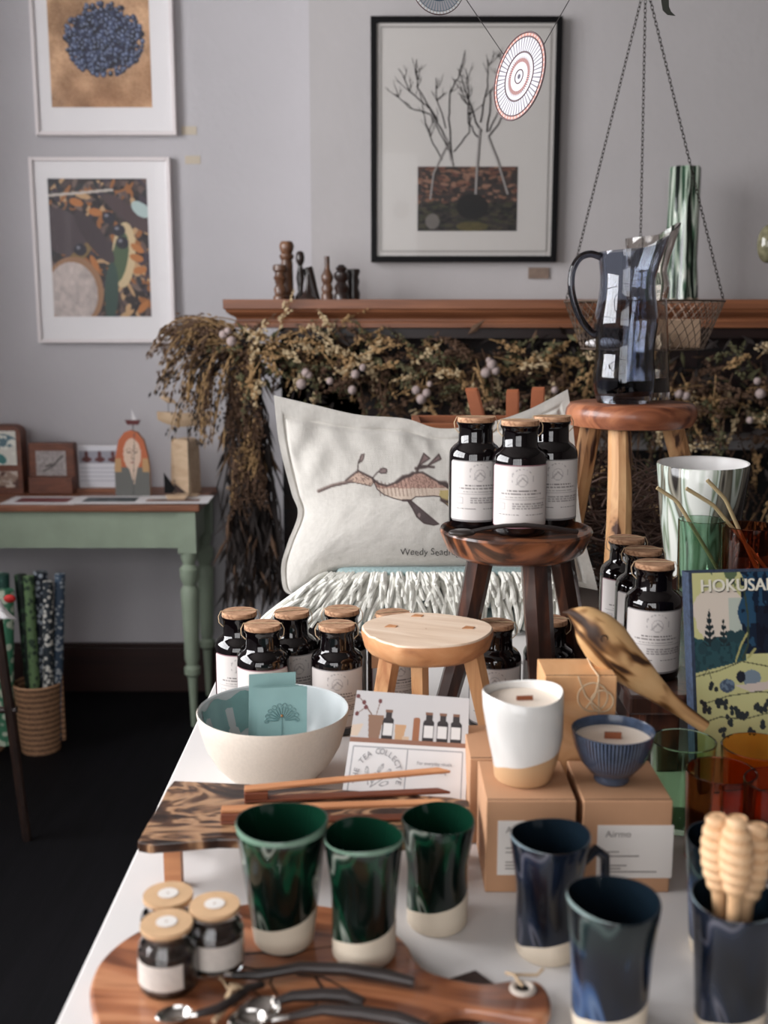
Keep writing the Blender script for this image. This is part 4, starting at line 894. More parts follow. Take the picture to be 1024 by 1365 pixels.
body = [(450, 365), (490, 395), (540, 408), (600, 385), (660, 350), (720, 325), (760, 325), (820, 360), (880, 395), (930, 425), (1000, 480), (1050, 520), (1010, 570), (965, 560), (930, 540), (880, 500), (870, 475), (830, 470), (760, 475), (720, 475), (690, 495), (640, 500), (580, 485), (520, 462), (480, 430)]
inb = poly(X_, Y_, c6(body)); frac = np.clip((Y_ - (560 + 330 / 4.655)) / 32, 0, 1)
put(img, inb, (164, 132, 118)); put(img, inb & (fbm(X_ / 40, Y_ / 40, 30, 4) > .52), (112, 84, 76), .7); put(img, inb & (frac > .62), (192, 178, 162), .8); put(img, inb & (X_ > 586) & (frac > .7), (158, 142, 78), .7)
for k in range(13):
    x0 = 480 + 24 * k; st_([(x0, 372 + 20 * math.sin(k * .5)), (x0 + 14, 430), (x0 + 20, 470)], .7, (86, 62, 56), .55 if k < 8 else .25)
put(img, (~inb) & (X_ > 0) & False, (0, 0, 0))
st_(body[:12], 1.3); st_(body[12:] + [body[0]], .7); st_([(600, 385), (640, 352), (680, 345), (700, 330)], 2.2); st_([(870, 390), (900, 390), (940, 425), (990, 470)], 2.4); st_([(880, 495), (905, 505), (930, 510), (950, 530)], 2.2)
hd = [(285, 375), (320, 345), (360, 315), (400, 335), (450, 360), (460, 385), (440, 410), (400, 400), (350, 390), (310, 385)]
put(img, poly(X_, Y_, c6(hd)), (176, 152, 136)); st_(hd[:6], 1.3); st_(hd[5:], .6); put(img, poly(X_, Y_, c6(hd)) & (fbm(X_ / 40, Y_ / 40, 30, 9) > .58), (84, 62, 56), .7)
st_([(115, 440), (200, 405), (320, 378)], 2.0, (104, 86, 80)); st_([(118, 446), (200, 412), (310, 388)], .8)
st_([(358, 312), (362, 262), (380, 225)], .8); put(img, ell(X_, Y_, 400 + 382 / 4.655, 560 + 236 / 4.655, 3, 6.6, .35) < 1, (122, 106, 102)); st_([(366, 262), (382, 212), (400, 210), (392, 245), (366, 268)], .7)
st_([(450, 360), (480, 325), (500, 312)], .9); put(img, ell(X_, Y_, 400 + 515 / 4.655, 560 + 315 / 4.655, 6, 3.8) < 1, (116, 100, 98)); st_([(490, 318), (515, 296), (540, 305), (535, 330), (505, 332), (490, 320)], .7)
for P in ([(735, 285), (768, 207), (806, 238)], [(790, 285), (862, 212), (875, 242)]): put(img, poly(X_, Y_, c6(P)), (112, 92, 90)); st_(P + [P[0]], .9)
st_([(725, 325), (738, 285), (790, 288), (830, 292)], 1.6); st_([(720, 300), (780, 290)], 2.0)
lf = [(665, 495), (700, 510), (760, 560), (862, 645), (830, 652), (770, 640), (725, 600), (700, 550)]
put(img, poly(X_, Y_, c6(lf)), (72, 60, 60)); put(img, ell(X_, Y_, 400 + 740 / 4.655, 560 + 590 / 4.655, 2, 3) < 1, (120, 104, 102)); st_(lf + [lf[0]], .8); st_([(640, 498), (690, 500)], 1.4)
g = G(); fr_v = [tuple(v) for v in np.stack([Xf, Yf_, Zf], -1).reshape(-1, 3)]; g.add(fr_v, gridfaces(nx, ny))
pcov = g.build('printed_cover', M['linen'], pl, world=True, cols=np.concatenate([tolin(img).reshape(-1, 3), np.ones((nx * ny, 1))], 1), angle=180)
sub = (slice(None, None, 3), slice(None, None, 3)); 
def closegrid(A, step): idx = list(range(0, A, step)); idx = idx if idx[-1] == A - 1 else idx + [A - 1]; return idx
jj, ii = closegrid(ny, 4), closegrid(nx, 4); vb = [(Xw[j, i], Yb_[j, i], Zw[j, i]) for j in jj for i in ii]
g = G().add(vb, gridfaces(len(ii), len(jj))); g.build('back_cover', M['linenp'], pl, world=True)
# lettering
def on_pillow(px, py):
    k = np.argmin((PXm - px) ** 2 + (PYm - py) ** 2); j, i = divmod(int(k), nx); return float(Yf_[j, i])
vs, fs = text_geo('Weedy Seadragon', 12.5)
yo = [0]
vv = []
for v in vs:
    px = 580 + v.x * 1.0; py = 740 - v.y + 0.8 * math.sin(v.x * .5); vv.append(PY(px, py, on_pillow(px, py) - .003))
G().add(vv, fs).build('lettering', M['ink'], pcov, smooth=False, world=True)
# ------------------------------------------------------------------ crate with leather looped boards behind the pillow
cr = thing('wooden_crate', 'reddish wooden crate holding leather strapped boards behind the pillow', 'crate', (.25, 2.3, TZ))
cw = wood('crate_wood', [(.3, (120, 66, 40)), (.7, (160, 96, 60))], (5, 30, 30), rough=.5)
cz = PY(590, 564, 2.2).z; cx0, cx1 = PY(552, 565, 2.2).x, PY(775, 565, 2.2).x
g = G(); hgt = cz - TZ; 
G().box(((cx0 + cx1) / 2, 2.2, TZ + hgt / 2), (cx1 - cx0, .014, hgt)).build('front_panel', cw, cr, smooth=False, world=True, bevel=.002)
G().box(((cx0 + cx1) / 2, 2.38, TZ + hgt / 2), (cx1 - cx0, .014, hgt)).build('back_panel', cw, cr, smooth=False, world=True, bevel=.002)
for x in (cx0 + .007, cx1 - .007): G().box((x, 2.29, TZ + hgt / 2), (.014, .165, hgt)).build('side_panel', cw, cr, smooth=False, world=True)
G().box(((cx0 + cx1) / 2, 2.29, TZ + .006), (cx1 - cx0 - .03, .16, .012)).build('base', cw, cr, smooth=False, world=True)
for (x, y, w, lt, l) in ((627, 518, 15, -.25, 'board with tan leather loop leaning left behind the bottles'), (682, 520, 15, 0, 'board with upright tan leather loop behind the middle bottle'), (716, 517, 16, .03, 'board with open tan leather loop behind the right bottle')):
    Yb = 2.27; p = PY(x, y, Yb); s = mpp(p); t = thing('wooden_board', l, 'board', (p.x, Yb, TZ + .013), 0, 'boards standing in the crate')
    bz = PY(x, 572, Yb).z; G().box((p.x + .005, Yb, (TZ + .013 + bz) / 2), (.046, .014, bz - TZ - .013)).build('board', cw, t, smooth=False, world=True, bevel=.003)
    sh = 32 * s; hw2 = w * s / 2; g = G()
    sl = math.tan(lt); top_ = p.z
    def strap(yy, z0, z1, xo):
        n = 6; vs = []
        for k in range(n + 1):
            z = z0 + (z1 - z0) * k / n; xs = p.x + xo - (top_ - z) * sl
            vs += [(xs - hw2, yy - .0012, z), (xs + hw2, yy - .0012, z), (xs + hw2, yy + .0012, z), (xs - hw2, yy + .0012, z)]
        fs = [(4 * k + a, 4 * k + (a + 1) % 4, 4 * k + 4 + (a + 1) % 4, 4 * k + 4 + a) for k in range(n) for a in range(4)] + [(0, 3, 2, 1), (4 * n, 4 * n + 1, 4 * n + 2, 4 * n + 3)]
        g.add(vs, fs)
    strap(Yb - .010, bz - .02, top_ - .004, 0); strap(Yb + .010, bz - .02, top_ - .004, .006)
    n = 8; vs = []
    for k in range(n + 1):
        q = PI * k / n; yy = Yb - .010 * math.cos(q); zz = top_ - .004 + .006 * math.sin(q); xo = .006 * k / n
        vs += [(p.x - hw2 + xo, yy, zz), (p.x + hw2 + xo, yy, zz)]
    g.add(vs, [(2 * k, 2 * k + 1, 2 * k + 3, 2 * k + 2) for k in range(n)])
    g.build('leather_loop', M['leather'], t, smooth=False, world=True)
# ------------------------------------------------------------------ stools
def jit(seed, amp, fq=2):
    def f(p, q):
        k = 1 + amp * (math.sin(q * 2 + seed) * .6 + math.sin(q * 3 + seed * 2.1) * .4) + amp * .3 * math.sin(q * 7 + seed)
        return Vector((p.x * k, p.y * k, p.z + amp * .03 * math.sin(q * 3 + p.x * 30)))
    return f
def leg(a, b, r0, r1, m, parent, n=10, bend=0.0, sq=False):
    a, b = Vector(a), Vector(b); pts = [a.lerp(b, k / 6) + Vector((bend * math.sin(PI * k / 6), 0, 0)) for k in range(7)]
    return G().tube(pts, [r0 + (r1 - r0) * k / 6 for k in range(7)], n).build('leg', m, parent, world=True, angle=30)
# dark stool with bottles
SZ = 1.033; sc_ = PZ(687, 708, SZ); R = 101 * mpp(sc_)
ds = thing('milking_stool', 'dark brown three legged stool with rimmed seat carrying three bottles', 'stool', (sc_.x, sc_.y, TZ))
g = G().lathe([(R * .6, -.030), (R * .80, -.031), (R * .90, -.024), (R * .99, -.002), (R, .002), (R * .985, .005), (R * .955, .004), (R * .93, .0005), (R * .88, -.001), (R * .5, -.0005), (.001, -.0005)], 64, c=(sc_.x, sc_.y, SZ), fn=jit(1, .012), cap0=True)
g.build('seat', M['dseat'], ds, world=True)
def tabpt(px, py, Y): q = PY(px, py, Y); return q
leg(PY(640, 745, sc_.y + .01), (PY(588, 905, sc_.y + .03).x, sc_.y + .03, TZ + .004), .019, .016, M['dwood'], ds, 7, .004)
leg(PY(714, 752, sc_.y - .04), (PY(729, 940, sc_.y - .06).x, sc_.y - .06, TZ + .003), .0205, .018, M['dwood'], ds, 7)
leg(PY(748, 745, sc_.y + .05), (PY(776, 905, sc_.y + .07).x, sc_.y + .07, TZ + .004), .018, .016, M['dwood'], ds, 7, .004)
# raw pine stool
RZ = .925; c = PZ(568, 838, RZ); R = 88 * mpp(c)
rs = thing('small_stool', 'low pale pine stool with thick uneven seat and three splayed legs', 'stool', (c.x, c.y, TZ))
def rawf(p, q):
    k = 1 + .03 * math.sin(q * 3 + 1) + .02 * math.sin(q * 5) - (.05 if 3.6 < q < 4.2 else 0); return Vector((p.x * k, p.y * k * .94, p.z))
g = G().lathe([(R * .85, -.030), (R * .95, -.024), (R, -.008), (R * .99, -.002)], 56, c=c, fn=rawf, cap0=True); g.build('seat_edge', M['rawedge'], rs, world=True)
g = G().lathe([(R * .99, -.002), (R * .97, .0), (R * .5, 0), (.001, 0)], 56, c=c, fn=rawf); g.build('seat', M['raw'], rs, world=True)
for (x, y, w, k) in ((521, 834, 11, 0), (624, 836, 9, .3), (556, 820, 9, .1)):
    q = PZ(x, y, RZ + .0008); G().prism([(q.x - .008, q.y - .004), (q.x + .006, q.y - .006), (q.x + .009, q.y + .002), (q.x - .002, q.y + .007)], RZ - .003, RZ + .0008).build('leg_tenon', M['rawedge'], rs, smooth=False, world=True)
leg(PY(520, 868, c.y - .02), (PY(494, 940, c.y - .03).x, c.y - .03, TZ), .015, .013, M['rawleg'], rs, 5)
leg(PY(558, 870, c.y + .03), (PY(561, 940, c.y + .05).x, c.y + .05, TZ), .013, .012, M['rawleg'], rs, 5)
leg(PY(628, 868, c.y - .01), (PY(662, 940, c.y - .02).x, c.y - .02, TZ), .015, .013, M['rawleg'], rs, 5)
# tall stool with jugs
JZ = PY(840, 536, 2.05).z; c = Vector((PY(841, 536, 2.05).x, 2.05, JZ)); R = 87 * mpp(c)
js = thing('tall_stool', 'tall stool with thick red brown seat and debarked branch legs', 'stool', (c.x, c.y, TZ))
g = G().lathe([(R * .8, -.045), (R * .93, -.042), (R * .985, -.030), (R, -.02), (R * .985, -.010), (R * .93, -.002), (R * .85, 0), (.001, 0)], 56, c=c, fn=jit(3, .008), cap0=True); g.build('seat', M['redseat'], js, world=True)
leg((PY(826, 570, 1.99).x, 1.99, JZ - .04), (PY(817, 800, 1.96).x, 1.96, TZ), .021, .026, M['barkleg'], js, 10, .006)
leg((PY(789, 570, 2.08).x, 2.08, JZ - .04), (PY(745, 760, 2.10).x, 2.10, TZ), .021, .019, M['barkleg'], js, 10)
leg((PY(895, 570, 2.08).x, 2.08, JZ - .04), (PY(960, 760, 2.12).x, 2.12, TZ), .021, .019, M['barkleg'], js, 10)
# ------------------------------------------------------------------ bottles
BH, BR, ZS = .151, .0365, .871
def bottle(label, loc, rz=0, border=(128, 96, 100), first=True):
    t = thing('apothecary_bottle', label, 'bottle', loc, rz, 'black corked tea bottles')
    H_, R_ = BH, BR
    P = [(R_ * .90, 0), (R_ * .97, .002), (R_, .006), (R_, .112), (R_ * .985, .118), (R_ * .93, .1235), (R_ * .81, .129), (R_ * .69, .1325), (R_ * .65, .136), (R_ * .64, .155), (R_ * .66, .160), (R_ * .71, .163), (R_ * .715, .1655), (R_ * .65, .1665)]
    P = [(a_, b_ * ZS) for a_, b_ in P]
    G().lathe(P, 48, cap0=True, cap1=True).build('glass_body', M['bottle'], t)
    G().lathe([(R_ * .55, .1655), (R_ * .67, .1655), (R_ * .69, .167), (R_ * .69, .1722), (R_ * .67, .1732), (R_ * .3, .1734), (.001, .1734)], 36, cap0=True, c=(0, 0, -.1734 * (1 - ZS))).build('cork_lid', M['cork'], t)
    tw = G()
    for s_ in (-1, 1): tw.tube([(s_ * R_ * .64, -.004, .152), (s_ * R_ * .80, -.003, .158), (s_ * R_ * .82, 0, .166), (s_ * R_ * .72, 0, .1738), (0, .0, .1742), (-s_ * R_ * .0, 0, .1742)], .0007, 5)
    tw.v = [(a_, b_, c_ - .1734 * (1 - ZS)) for a_, b_, c_ in tw.v]; tw.build('twine', M['twine'], t)
    return t
def label_part(t, border, variant=0, tone=(212, 206, 202)):
    nx, ny = 74, 84; U, V = grid(nx, ny); img = np.zeros((ny, nx, 3)); img[:] = tone; z0, z1 = .0115, .0950; wa = 1.27
    put(img, (np.minimum(U, 1 - U) < .022) | (V < .02) | (V > .975), border)
    put(img, (np.abs(np.hypot((U - .5) * .96, V - .21) - .15) < .009) & (V < .27) & ((U * 40).astype(int) % 2 == 0), (172, 166, 164)); put(img, np.abs(ell(U, V, .5, .24, .08, .10) - .9) < .18, (184, 178, 176)); put(img, seg(U, V, [(.42, .3), (.5, .2), (.57, .27)]) < .012, (172, 166, 164))
    rr = random.Random(variant)
    def words(v, u0, u1, hgt, c, cw=.012):
        u = u0
        while u < u1:
            w = rr.uniform(1.2, 4) * cw; put(img, (np.abs(V - v) < hgt) & (U > u) & (U < min(u + w, u1)), c); u += w + cw * .7
    words(.40, .28, .72, .012, (130, 124, 122)); words(.455, .18, .82, .010, (140, 134, 132)); words(.51, .26, .74, .007, (150, 144, 142))
    put(img, (np.abs(V - .50 - .045) < .003) & (U > .1) & (U < .9), (176, 170, 168)); put(img, np.abs(np.maximum(np.abs(U - .2) * 1.0, np.abs(V - .65) * 1.0) - .05) < .006, (180, 174, 172))
    for v in (.61, .645, .68): words(v, .36, .88, .009, (156, 150, 148), .016)
    put(img, (np.abs(V - .73) < .003) & (U > .1) & (U < .9), (176, 170, 168)); words(.78, .14, .46, .008, (120, 114, 112)); words(.78, .56, .86, .008, (120, 114, 112)); put(img, (np.abs(V - .84) < .003) & (U > .1) & (U < .9), (176, 170, 168))
    g = G(); vs = []
    for v in V[:, 0]:
        z = z1 + (z0 - z1) * v
        for u in U[0]:
            # rounded corners
            q = -PI / 2 + (u - .5) * 2 * wa; vs.append((BR * 1.004 * math.cos(q), BR * 1.004 * math.sin(q), z))
    W_, H_ = 2 * wa * BR, z1 - z0; rc = .006; fs = []
    for (a, b_, c_, d_) in gridfaces(nx, ny):
        i = a % nx + .5; j = a // nx + .5; x = min(i / (nx - 1), 1 - i / (nx - 1)) * W_; y = min(j / (ny - 1), 1 - j / (ny - 1)) * H_
        if x < rc and y < rc and math.hypot(rc - x, rc - y) > rc: continue
        fs.append((a, b_, c_, d_))
    g.add(vs, fs); return g.build('paper_label', M['print'], t, cols=np.concatenate([tolin(img).reshape(-1, 3), np.ones((nx * ny, 1))], 1))
bA = bottle('front bottle on the dark stool, pink bordered label facing forward', (0, 0, 0)); label_part(bA, (136, 96, 104), 1)
bB = bottle('left bottle on the dark stool, grey bordered label', (0, 0, 0)); label_part(bB, (120, 116, 116), 2)
def bloc(px, pytop, z, wp=None, Y=None):
    """place a bottle so its cork top sits at the photo pixel"""
    h = z + .1512; q = PZ(px, pytop, h); return Vector((q.x, q.y, z))
bs = SZ + .0002
bA.location = Vector((PY(693, 600, 1.435).x, 1.435, bs)); bA.rotation_euler = (0, 0, .0)
bB.location = Vector((PY(634, 600, 1.482).x, 1.482, bs)); bB.rotation_euler = (0, 0, .1)
dup(bB, Vector((PY(735, 600, 1.495).x, 1.495, bs)), .12, 'right bottle on the dark stool, half behind the front one')
T0 = TZ + .0003
spots = [(bA, 319, 814, 'leftmost bottle on the white table beside the bowl', .5, .15), (bA, 350, 831, 'bottle directly behind the cream bowl with pink bordered label', .0, .0), (bB, 389, 814, 'bottle behind the cream bowl, between two others, label in shade', .0, .35),
         (bB, 449, 831, 'bottle between the cream bowl and the pale pine stool', .0, .05), (bB, 456, 811, 'bottle mostly hidden behind another, left of pine stool', .0, .0), (bA, 524, 816, 'bottle seen behind the pale pine stool, string tied tag at neck', .0, .3),
         (bB, 661, 829, 'bottle between the pine stool and the front dark stool leg', .0, -.1), (bA, 733, 824, 'bottle standing behind the dark stool front leg', .0, -.1)]
for (src, x, y, l, _, rz) in spots:
    loc = bloc(x, y, T0); b_ = dup(src, loc, rz, l)
    if x == 524:
        q = G().tube([(-.024, -.012, .138), (-.031, -.022, .128), (-.034, -.036, .110)], .0008, 5).box((-.036, -.040, .098), (.016, .001, .028)); q.build('hang_tag', M['kraft'], b_)
RZt = .8535
for (x, y, l, src) in ((873, 749, 'front bottle on the dark riser, beside the book', bB), (858, 731, 'middle bottle of the three receding on the dark riser', bB), (836, 716, 'rearmost of three bottles on the dark riser', bA)):
    dup(src, bloc(x, y, RZt + .0003), -.05, l)
# spoon on stool
zz = SZ + .006
def S_(px, py, Y=1.383): return PY(px, py, Y)
sp = thing('wooden_spoon', 'dark slim spoon lying on the dark stool in front of bottles', 'spoon', (S_(690, 705).x, 1.383, SZ + .004))
G().sphere(S_(616, 710), .014, 18, 10, sc3=(1.3, .8, .35)).build('spoon_bowl', M['horn'], sp, world=True)
G().tube([S_(628, 709), S_(645, 705), S_(670, 701), S_(700, 700), S_(735, 704, 1.388), S_(770, 709, 1.40)], [.003, .0028, .0028, .0032, .0036, .003], 8).build('handle', M['horn'], sp, world=True)
# ------------------------------------------------------------------ riser, vase, glasses, straws, book
rX0 = PY(838, 910, 1.30).x
rt = thing('dark_riser', 'dark wooden riser on the white table holding bottles and vase', 'riser', (.5, 1.45, TZ))
G().box(((rX0 + .98) / 2, (1.292 + 1.72) / 2, RZt - .013), (.98 - rX0, .428, .026)).build('top_board', M['dwood'], rt, smooth=False, world=True, bevel=.004)
for (x, y) in ((rX0 + .045, 1.32), (rX0 + .045, 1.69), (.92, 1.32), (.92, 1.69)): G().box((x, y, (TZ + RZt - .026) / 2), (.045, .035, RZt - .026 - TZ)).build('leg', M['dwood'], rt, smooth=False, world=True, bevel=.003)
G().box((rX0 + .02, 1.50, RZt - .045), (.02, .34, .035)).build('side_rail', M['dwood'], rt, smooth=False, world=True)
# second riser block behind for the vase
o = G().box(((PY(890, 780, 1.87).x + .98) / 2 - .02, 1.90, (TZ + RZt) / 2), (.36, .32, RZt - TZ)).build('riser_block', M['dwood'], None, smooth=False, bevel=.003); tag(o, 'dark block behind the riser carrying the streaked green pot', 'block')
vp = PZ(937, 771, RZt); vY = 1.935; c = Vector((PY(938, 620, vY).x, vY, RZt + .0003)); R = 60.5 * mpp(Vector((0, vY, 1.07))); H = PY(938, 617, vY).z - RZt
t = thing('ceramic_pot', 'large pale pot with green and brown streaks and white inside', 'pot', c)
def wob(p, q): return Vector((p.x * (1 + .012 * math.sin(q * 3)), p.y, p.z + .003 * math.sin(q + .5) * p.z / H))
G().lathe([(R * .55, 0), (R * .66, .004), (R * .74, H * .15), (R * .86, H * .45), (R * .96, H * .8), (R, H * .99), (R * .985, H)], 56, fn=wob, cap0=True).build('pot_body', M['vase'], t)
G().lathe([(R * .985, H), (R * .955, H * .995), (R * .9, H * .75), (R * .7, H * .2), (R * .5, .01), (.001, .01)], 56, fn=wob).build('pot_inside', M['vasein'], t)
def tumbler(px, py, wp_, z, h, m, label, name='drinking_glass', th=.0022, taper=.92):
    q = PZ(px, py, z + h); R = wp_ * mpp(q) / 2
    t = thing(name, label, 'glass', (q.x, q.y, z), 0, 'coloured drinking glasses')
    G().lathe([(.001, 0), (R * taper * .96, 0), (R * taper, .003), (R, h - .001), (R - th * .5, h), (R - th, h - .001), (R * taper - th, .010), (R * taper * .9, .007), (.001, .007)], 44).build('tumbler', m, t); return t
tumbler(936, 692, 62, RZt + .0003, .13, M['gdark'], 'tall green glass with a brass straw behind the book')
tumbler(1000, 700, 74, RZt + .0003, .125, M['damber'], 'dark red glass with two brass straws behind the book')
def straw(P, Ys, label):
    pts = [PY(x, y, Y) for (x, y), Y in zip(P, Ys)]; a, b, c_ = pts; bb = [a, a.lerp(b, .85), b.lerp((a + c_) / 2, .06), b.lerp(c_, .12), c_]
    d = (c_ - b).normalized(); k = (c_.z - (RZt + .009)) / -d.z; bb[-1] = c_ + d * max(k, 0)
    o = G().tube(bb, .0033, 10).build('metal_straw', M['brass'], None); tag(o, label, 'straw', 'brass drinking straws')
gA = PZ(936, 692, RZt + .13); gB = PZ(1000, 700, RZt + .125)
straw([(876, 650), (903, 668), (955, 755)], [gA.y - .0, gA.y - .0, gA.y], 'brass straw in the green glass, leaning far left')
straw([(915, 651), (951, 673), (985, 714)], [gB.y + .01, gB.y + .01, gB.y + .01], 'middle brass straw, the duller one in the red glass')
straw([(943, 640), (967, 665), (988, 712)], [gB.y - .012, gB.y - .012, gB.y - .012], 'rightmost brass straw, the brightest one in the red glass')
# book
bY = 1.235; A = PY(918, 764, bY + .02); Bp = PY(931, 1045, bY); bh = A.z - TZ; bw_ = .19
bkR = thing('art_book', 'tall picture book with landscape cover standing behind the coloured glasses', 'book', (0, 0, TZ))
# direction vectors
O = PY(918, 763, bY + .03); ey = Vector((PY(930, 1030, bY).x - O.x + .001, -.03, TZ + .001 - O.z)); exv = Vector((bw_, .02, .0))
nrm = exv.cross(ey).normalized(); nrm = nrm if nrm.y > 0 else -nrm; bkR.location = (O.x, O.y, TZ); 
def BP(u, v, d=0): return O + exv * u + ey * v + nrm * d
g = G(); g.add([BP(0, 0, 0), BP(1, 0, 0), BP(1, 1, 0), BP(0, 1, 0), BP(0, 0, .002), BP(1, 0, .002), BP(1, 1, .002), BP(0, 1, .002)], [(0, 1, 2, 3), (7, 6, 5, 4), (0, 4, 5, 1), (1, 5, 6, 2), (2, 6, 7, 3), (3, 7, 4, 0)]); 
g.add([BP(0, 0, .020), BP(1, 0, .020), BP(1, 1, .020), BP(0, 1, .020), BP(0, 0, .022), BP(1, 0, .022), BP(1, 1, .022), BP(0, 1, .022)], [(0, 1, 2, 3), (7, 6, 5, 4), (0, 4, 5, 1), (1, 5, 6, 2), (2, 6, 7, 3), (3, 7, 4, 0)])
g.add([BP(0, 0, 0), BP(-.004, 0, .005), BP(-.004, 0, .017), BP(0, 0, .022), BP(0, 1, 0), BP(-.004, 1, .005), BP(-.004, 1, .017), BP(0, 1, .022)], [(0, 1, 5, 4), (1, 2, 6, 5), (2, 3, 7, 6)])
g.build('hard_cover', mat('navy_cloth_cover', (46, 58, 78), .6, var=.4, vscale=200), bkR, smooth=False, world=True)
g = G(); g.add([BP(.005, .01, .0022), BP(.98, .01, .0022), BP(.98, .99, .0022), BP(.005, .99, .0022), BP(.005, .01, .0198), BP(.98, .01, .0198), BP(.98, .99, .0198), BP(.005, .99, .0198)], [(0, 1, 2, 3), (7, 6, 5, 4), (0, 4, 5, 1), (1, 5, 6, 2), (2, 6, 7, 3), (3, 7, 4, 0)]); g.build('pages', M['matb'], bkR, smooth=False, world=True)
nx, ny = 190, 230; U, V = grid(nx, ny); U = U * 1.93; V = V * 1.28; img = np.zeros((ny, nx, 3)); img[:] = (198, 196, 140)
n1 = fbm(U, V * 1.4, 8, 40, 3)
put(img, ell(U, V, .33, .24, .34, .17) < 1 + (n1 - .5), (214, 202, 188)); put(img, (U > .45) & (U < .62) & (V > .15) & (V < .42), (160, 182, 172), .6)
put(img, (n1 > .56) & (V < .1), (90, 106, 80)); put(img, (V > .40 - .05 * fbm(U, V * 0, 9, 2)) & (V < .58 + (-.10 * U)) & (U < .66), (44, 76, 82)); put(img, (fbm(U, V * 1.4, 26, 7, 2) > .55) & (V > .40) & (V < .57 - .10 * U) & (U < .66), (34, 60, 66), .8)
put(img, (U > .62 + .05 * np.sin(V * 20)) & (V < .48), (40, 72, 98)); put(img, (U > .62) & (V < .48) & (fbm(U, V * 1.4, 16, 17, 2) > .52), (22, 34, 52)); put(img, (U > .8) & (V > .2) & (V < .48), (20, 22, 34), .8)
for (cx, cy, w, h) in ((.20, .22, .10, .21), (.38, .27, .085, .16)):
    put(img, poly(U, V, [(cx, cy - .02), (cx + w, cy + h), (cx - w, cy + h)]) & (np.sin(V * 160 + np.abs(U - cx) * 60) > -.4), (34, 46, 50)); put(img, (np.abs(U - cx) < .008) & (V > cy) & (V < cy + h), (34, 44, 48))
for (cx, cy) in ((.47, .37), (.55, .38), (.6, .37), (.1, .44), (.27, .42)): put(img, ell(U, V, cx, cy, .06, .035) < 1, (40, 66, 72))
put(img, seg(U, V, [(.66, .1), (.70, .25), (.69, .42), (.62, .5)]) < .012, (58, 70, 56)); put(img, seg(U, V, [(.52, .52), (.6, .42), (.68, .36)]) < .009, (176, 172, 112)); put(img, seg(U, V, [(.68, .5), (.78, .45)]) < .009, (170, 166, 110))
put(img, ell(U, V, .40, .66, .10, .04) < 1, (104, 122, 140)); put(img, (ell(U, V, .40, .66, .10, .04) < 1) & (fbm(U, V, 50, 1) > .5), (70, 84, 104)); put(img, ell(U, V, .72, .62, .12, .05) < 1 , (120, 136, 150)); put(img, ell(U, V, .58, .61, .06, .035) < 1, (32, 36, 48)); put(img, poly(U, V, [(.5, .66), (.98, .64), (.98, .68), (.75, .71)]), (206, 192, 182))
for P in ([(0, .60), (.3, .57), (.6, .52), (1, .56)], [(.1, .76), (.4, .72), (.8, .70), (1, .71)], [(0, .88), (.3, .84), (.6, .86), (1, .82)]): put(img, seg(U, V, P) < .004, (96, 98, 70))
r = random.Random(8)
for (cx, cy) in ((.08, .76), (.14, .79), (.28, .74), (.35, .76), (.48, .80), (.55, .84), (.62, .83), (.42, .87), (.78, .79), (.86, .80), (.92, .77), (.3, .92), (.7, .93), (.85, .9), (.2, .66)):
    for k in range(5): put(img, ell(U, V, cx + r.gauss(0, .025), cy + r.gauss(0, .012), .028, .016) < 1, (36, 44, 48))
put(img, seg(U, V, [(.1, .6), (.16, .55), (.2, .62)]) < .004, (70, 72, 60))
cpic = panel('cover_picture', BP(.02, .004, -.0006), exv * .978, ey * .992, nx, ny, img, bkR, M['printg'])
vs, fs = text_geo("HOKUSAI'S", .0215, 0)
e1 = exv.normalized(); e2 = -ey.normalized(); w_ = max(v.x for v in vs) - min(v.x for v in vs); kx = .098 / w_; cu_ = (.013 + .049) / bw_
def tpl(vs, cx, e1, e2, sx=1.0): return [cx + e1 * v.x * sx + e2 * v.y for v in vs]
g = G(); g2 = G()
for k in range(4):
    g2.add(tpl(vs, BP(cu_, .088, -.0012) + e1 * (.0012 + .0003 * k) - e2 * .0012, e1, e2, kx), fs); g.add(tpl(vs, BP(cu_, .088, -.0018 - .00005 * k) + e1 * .0004 * k, e1, e2, kx), fs)
g2.build('lettering_shadow', M['ink'], cpic, smooth=False, world=True)
g.build('lettering', mat('cream_ink', (226, 222, 206), .5), cpic, smooth=False, world=True)
# front glasses on the table
tumbler(912, 986, 86, T0, .10, M['ggreen'], 'green tumbler in front of the book, beside the blue bowl candle')
tumbler(1012, 994, 98, T0, .105, M['amber'], 'bright amber tumbler in front of the book at right edge')
tumbler(962, 1026, 94, T0, .10, M['damber'], 'dark brown tumbler in front of the green one')
tumbler(1040, 1040, 94, T0, .10, M['damber'], 'dark amber tumbler cut by the right edge')
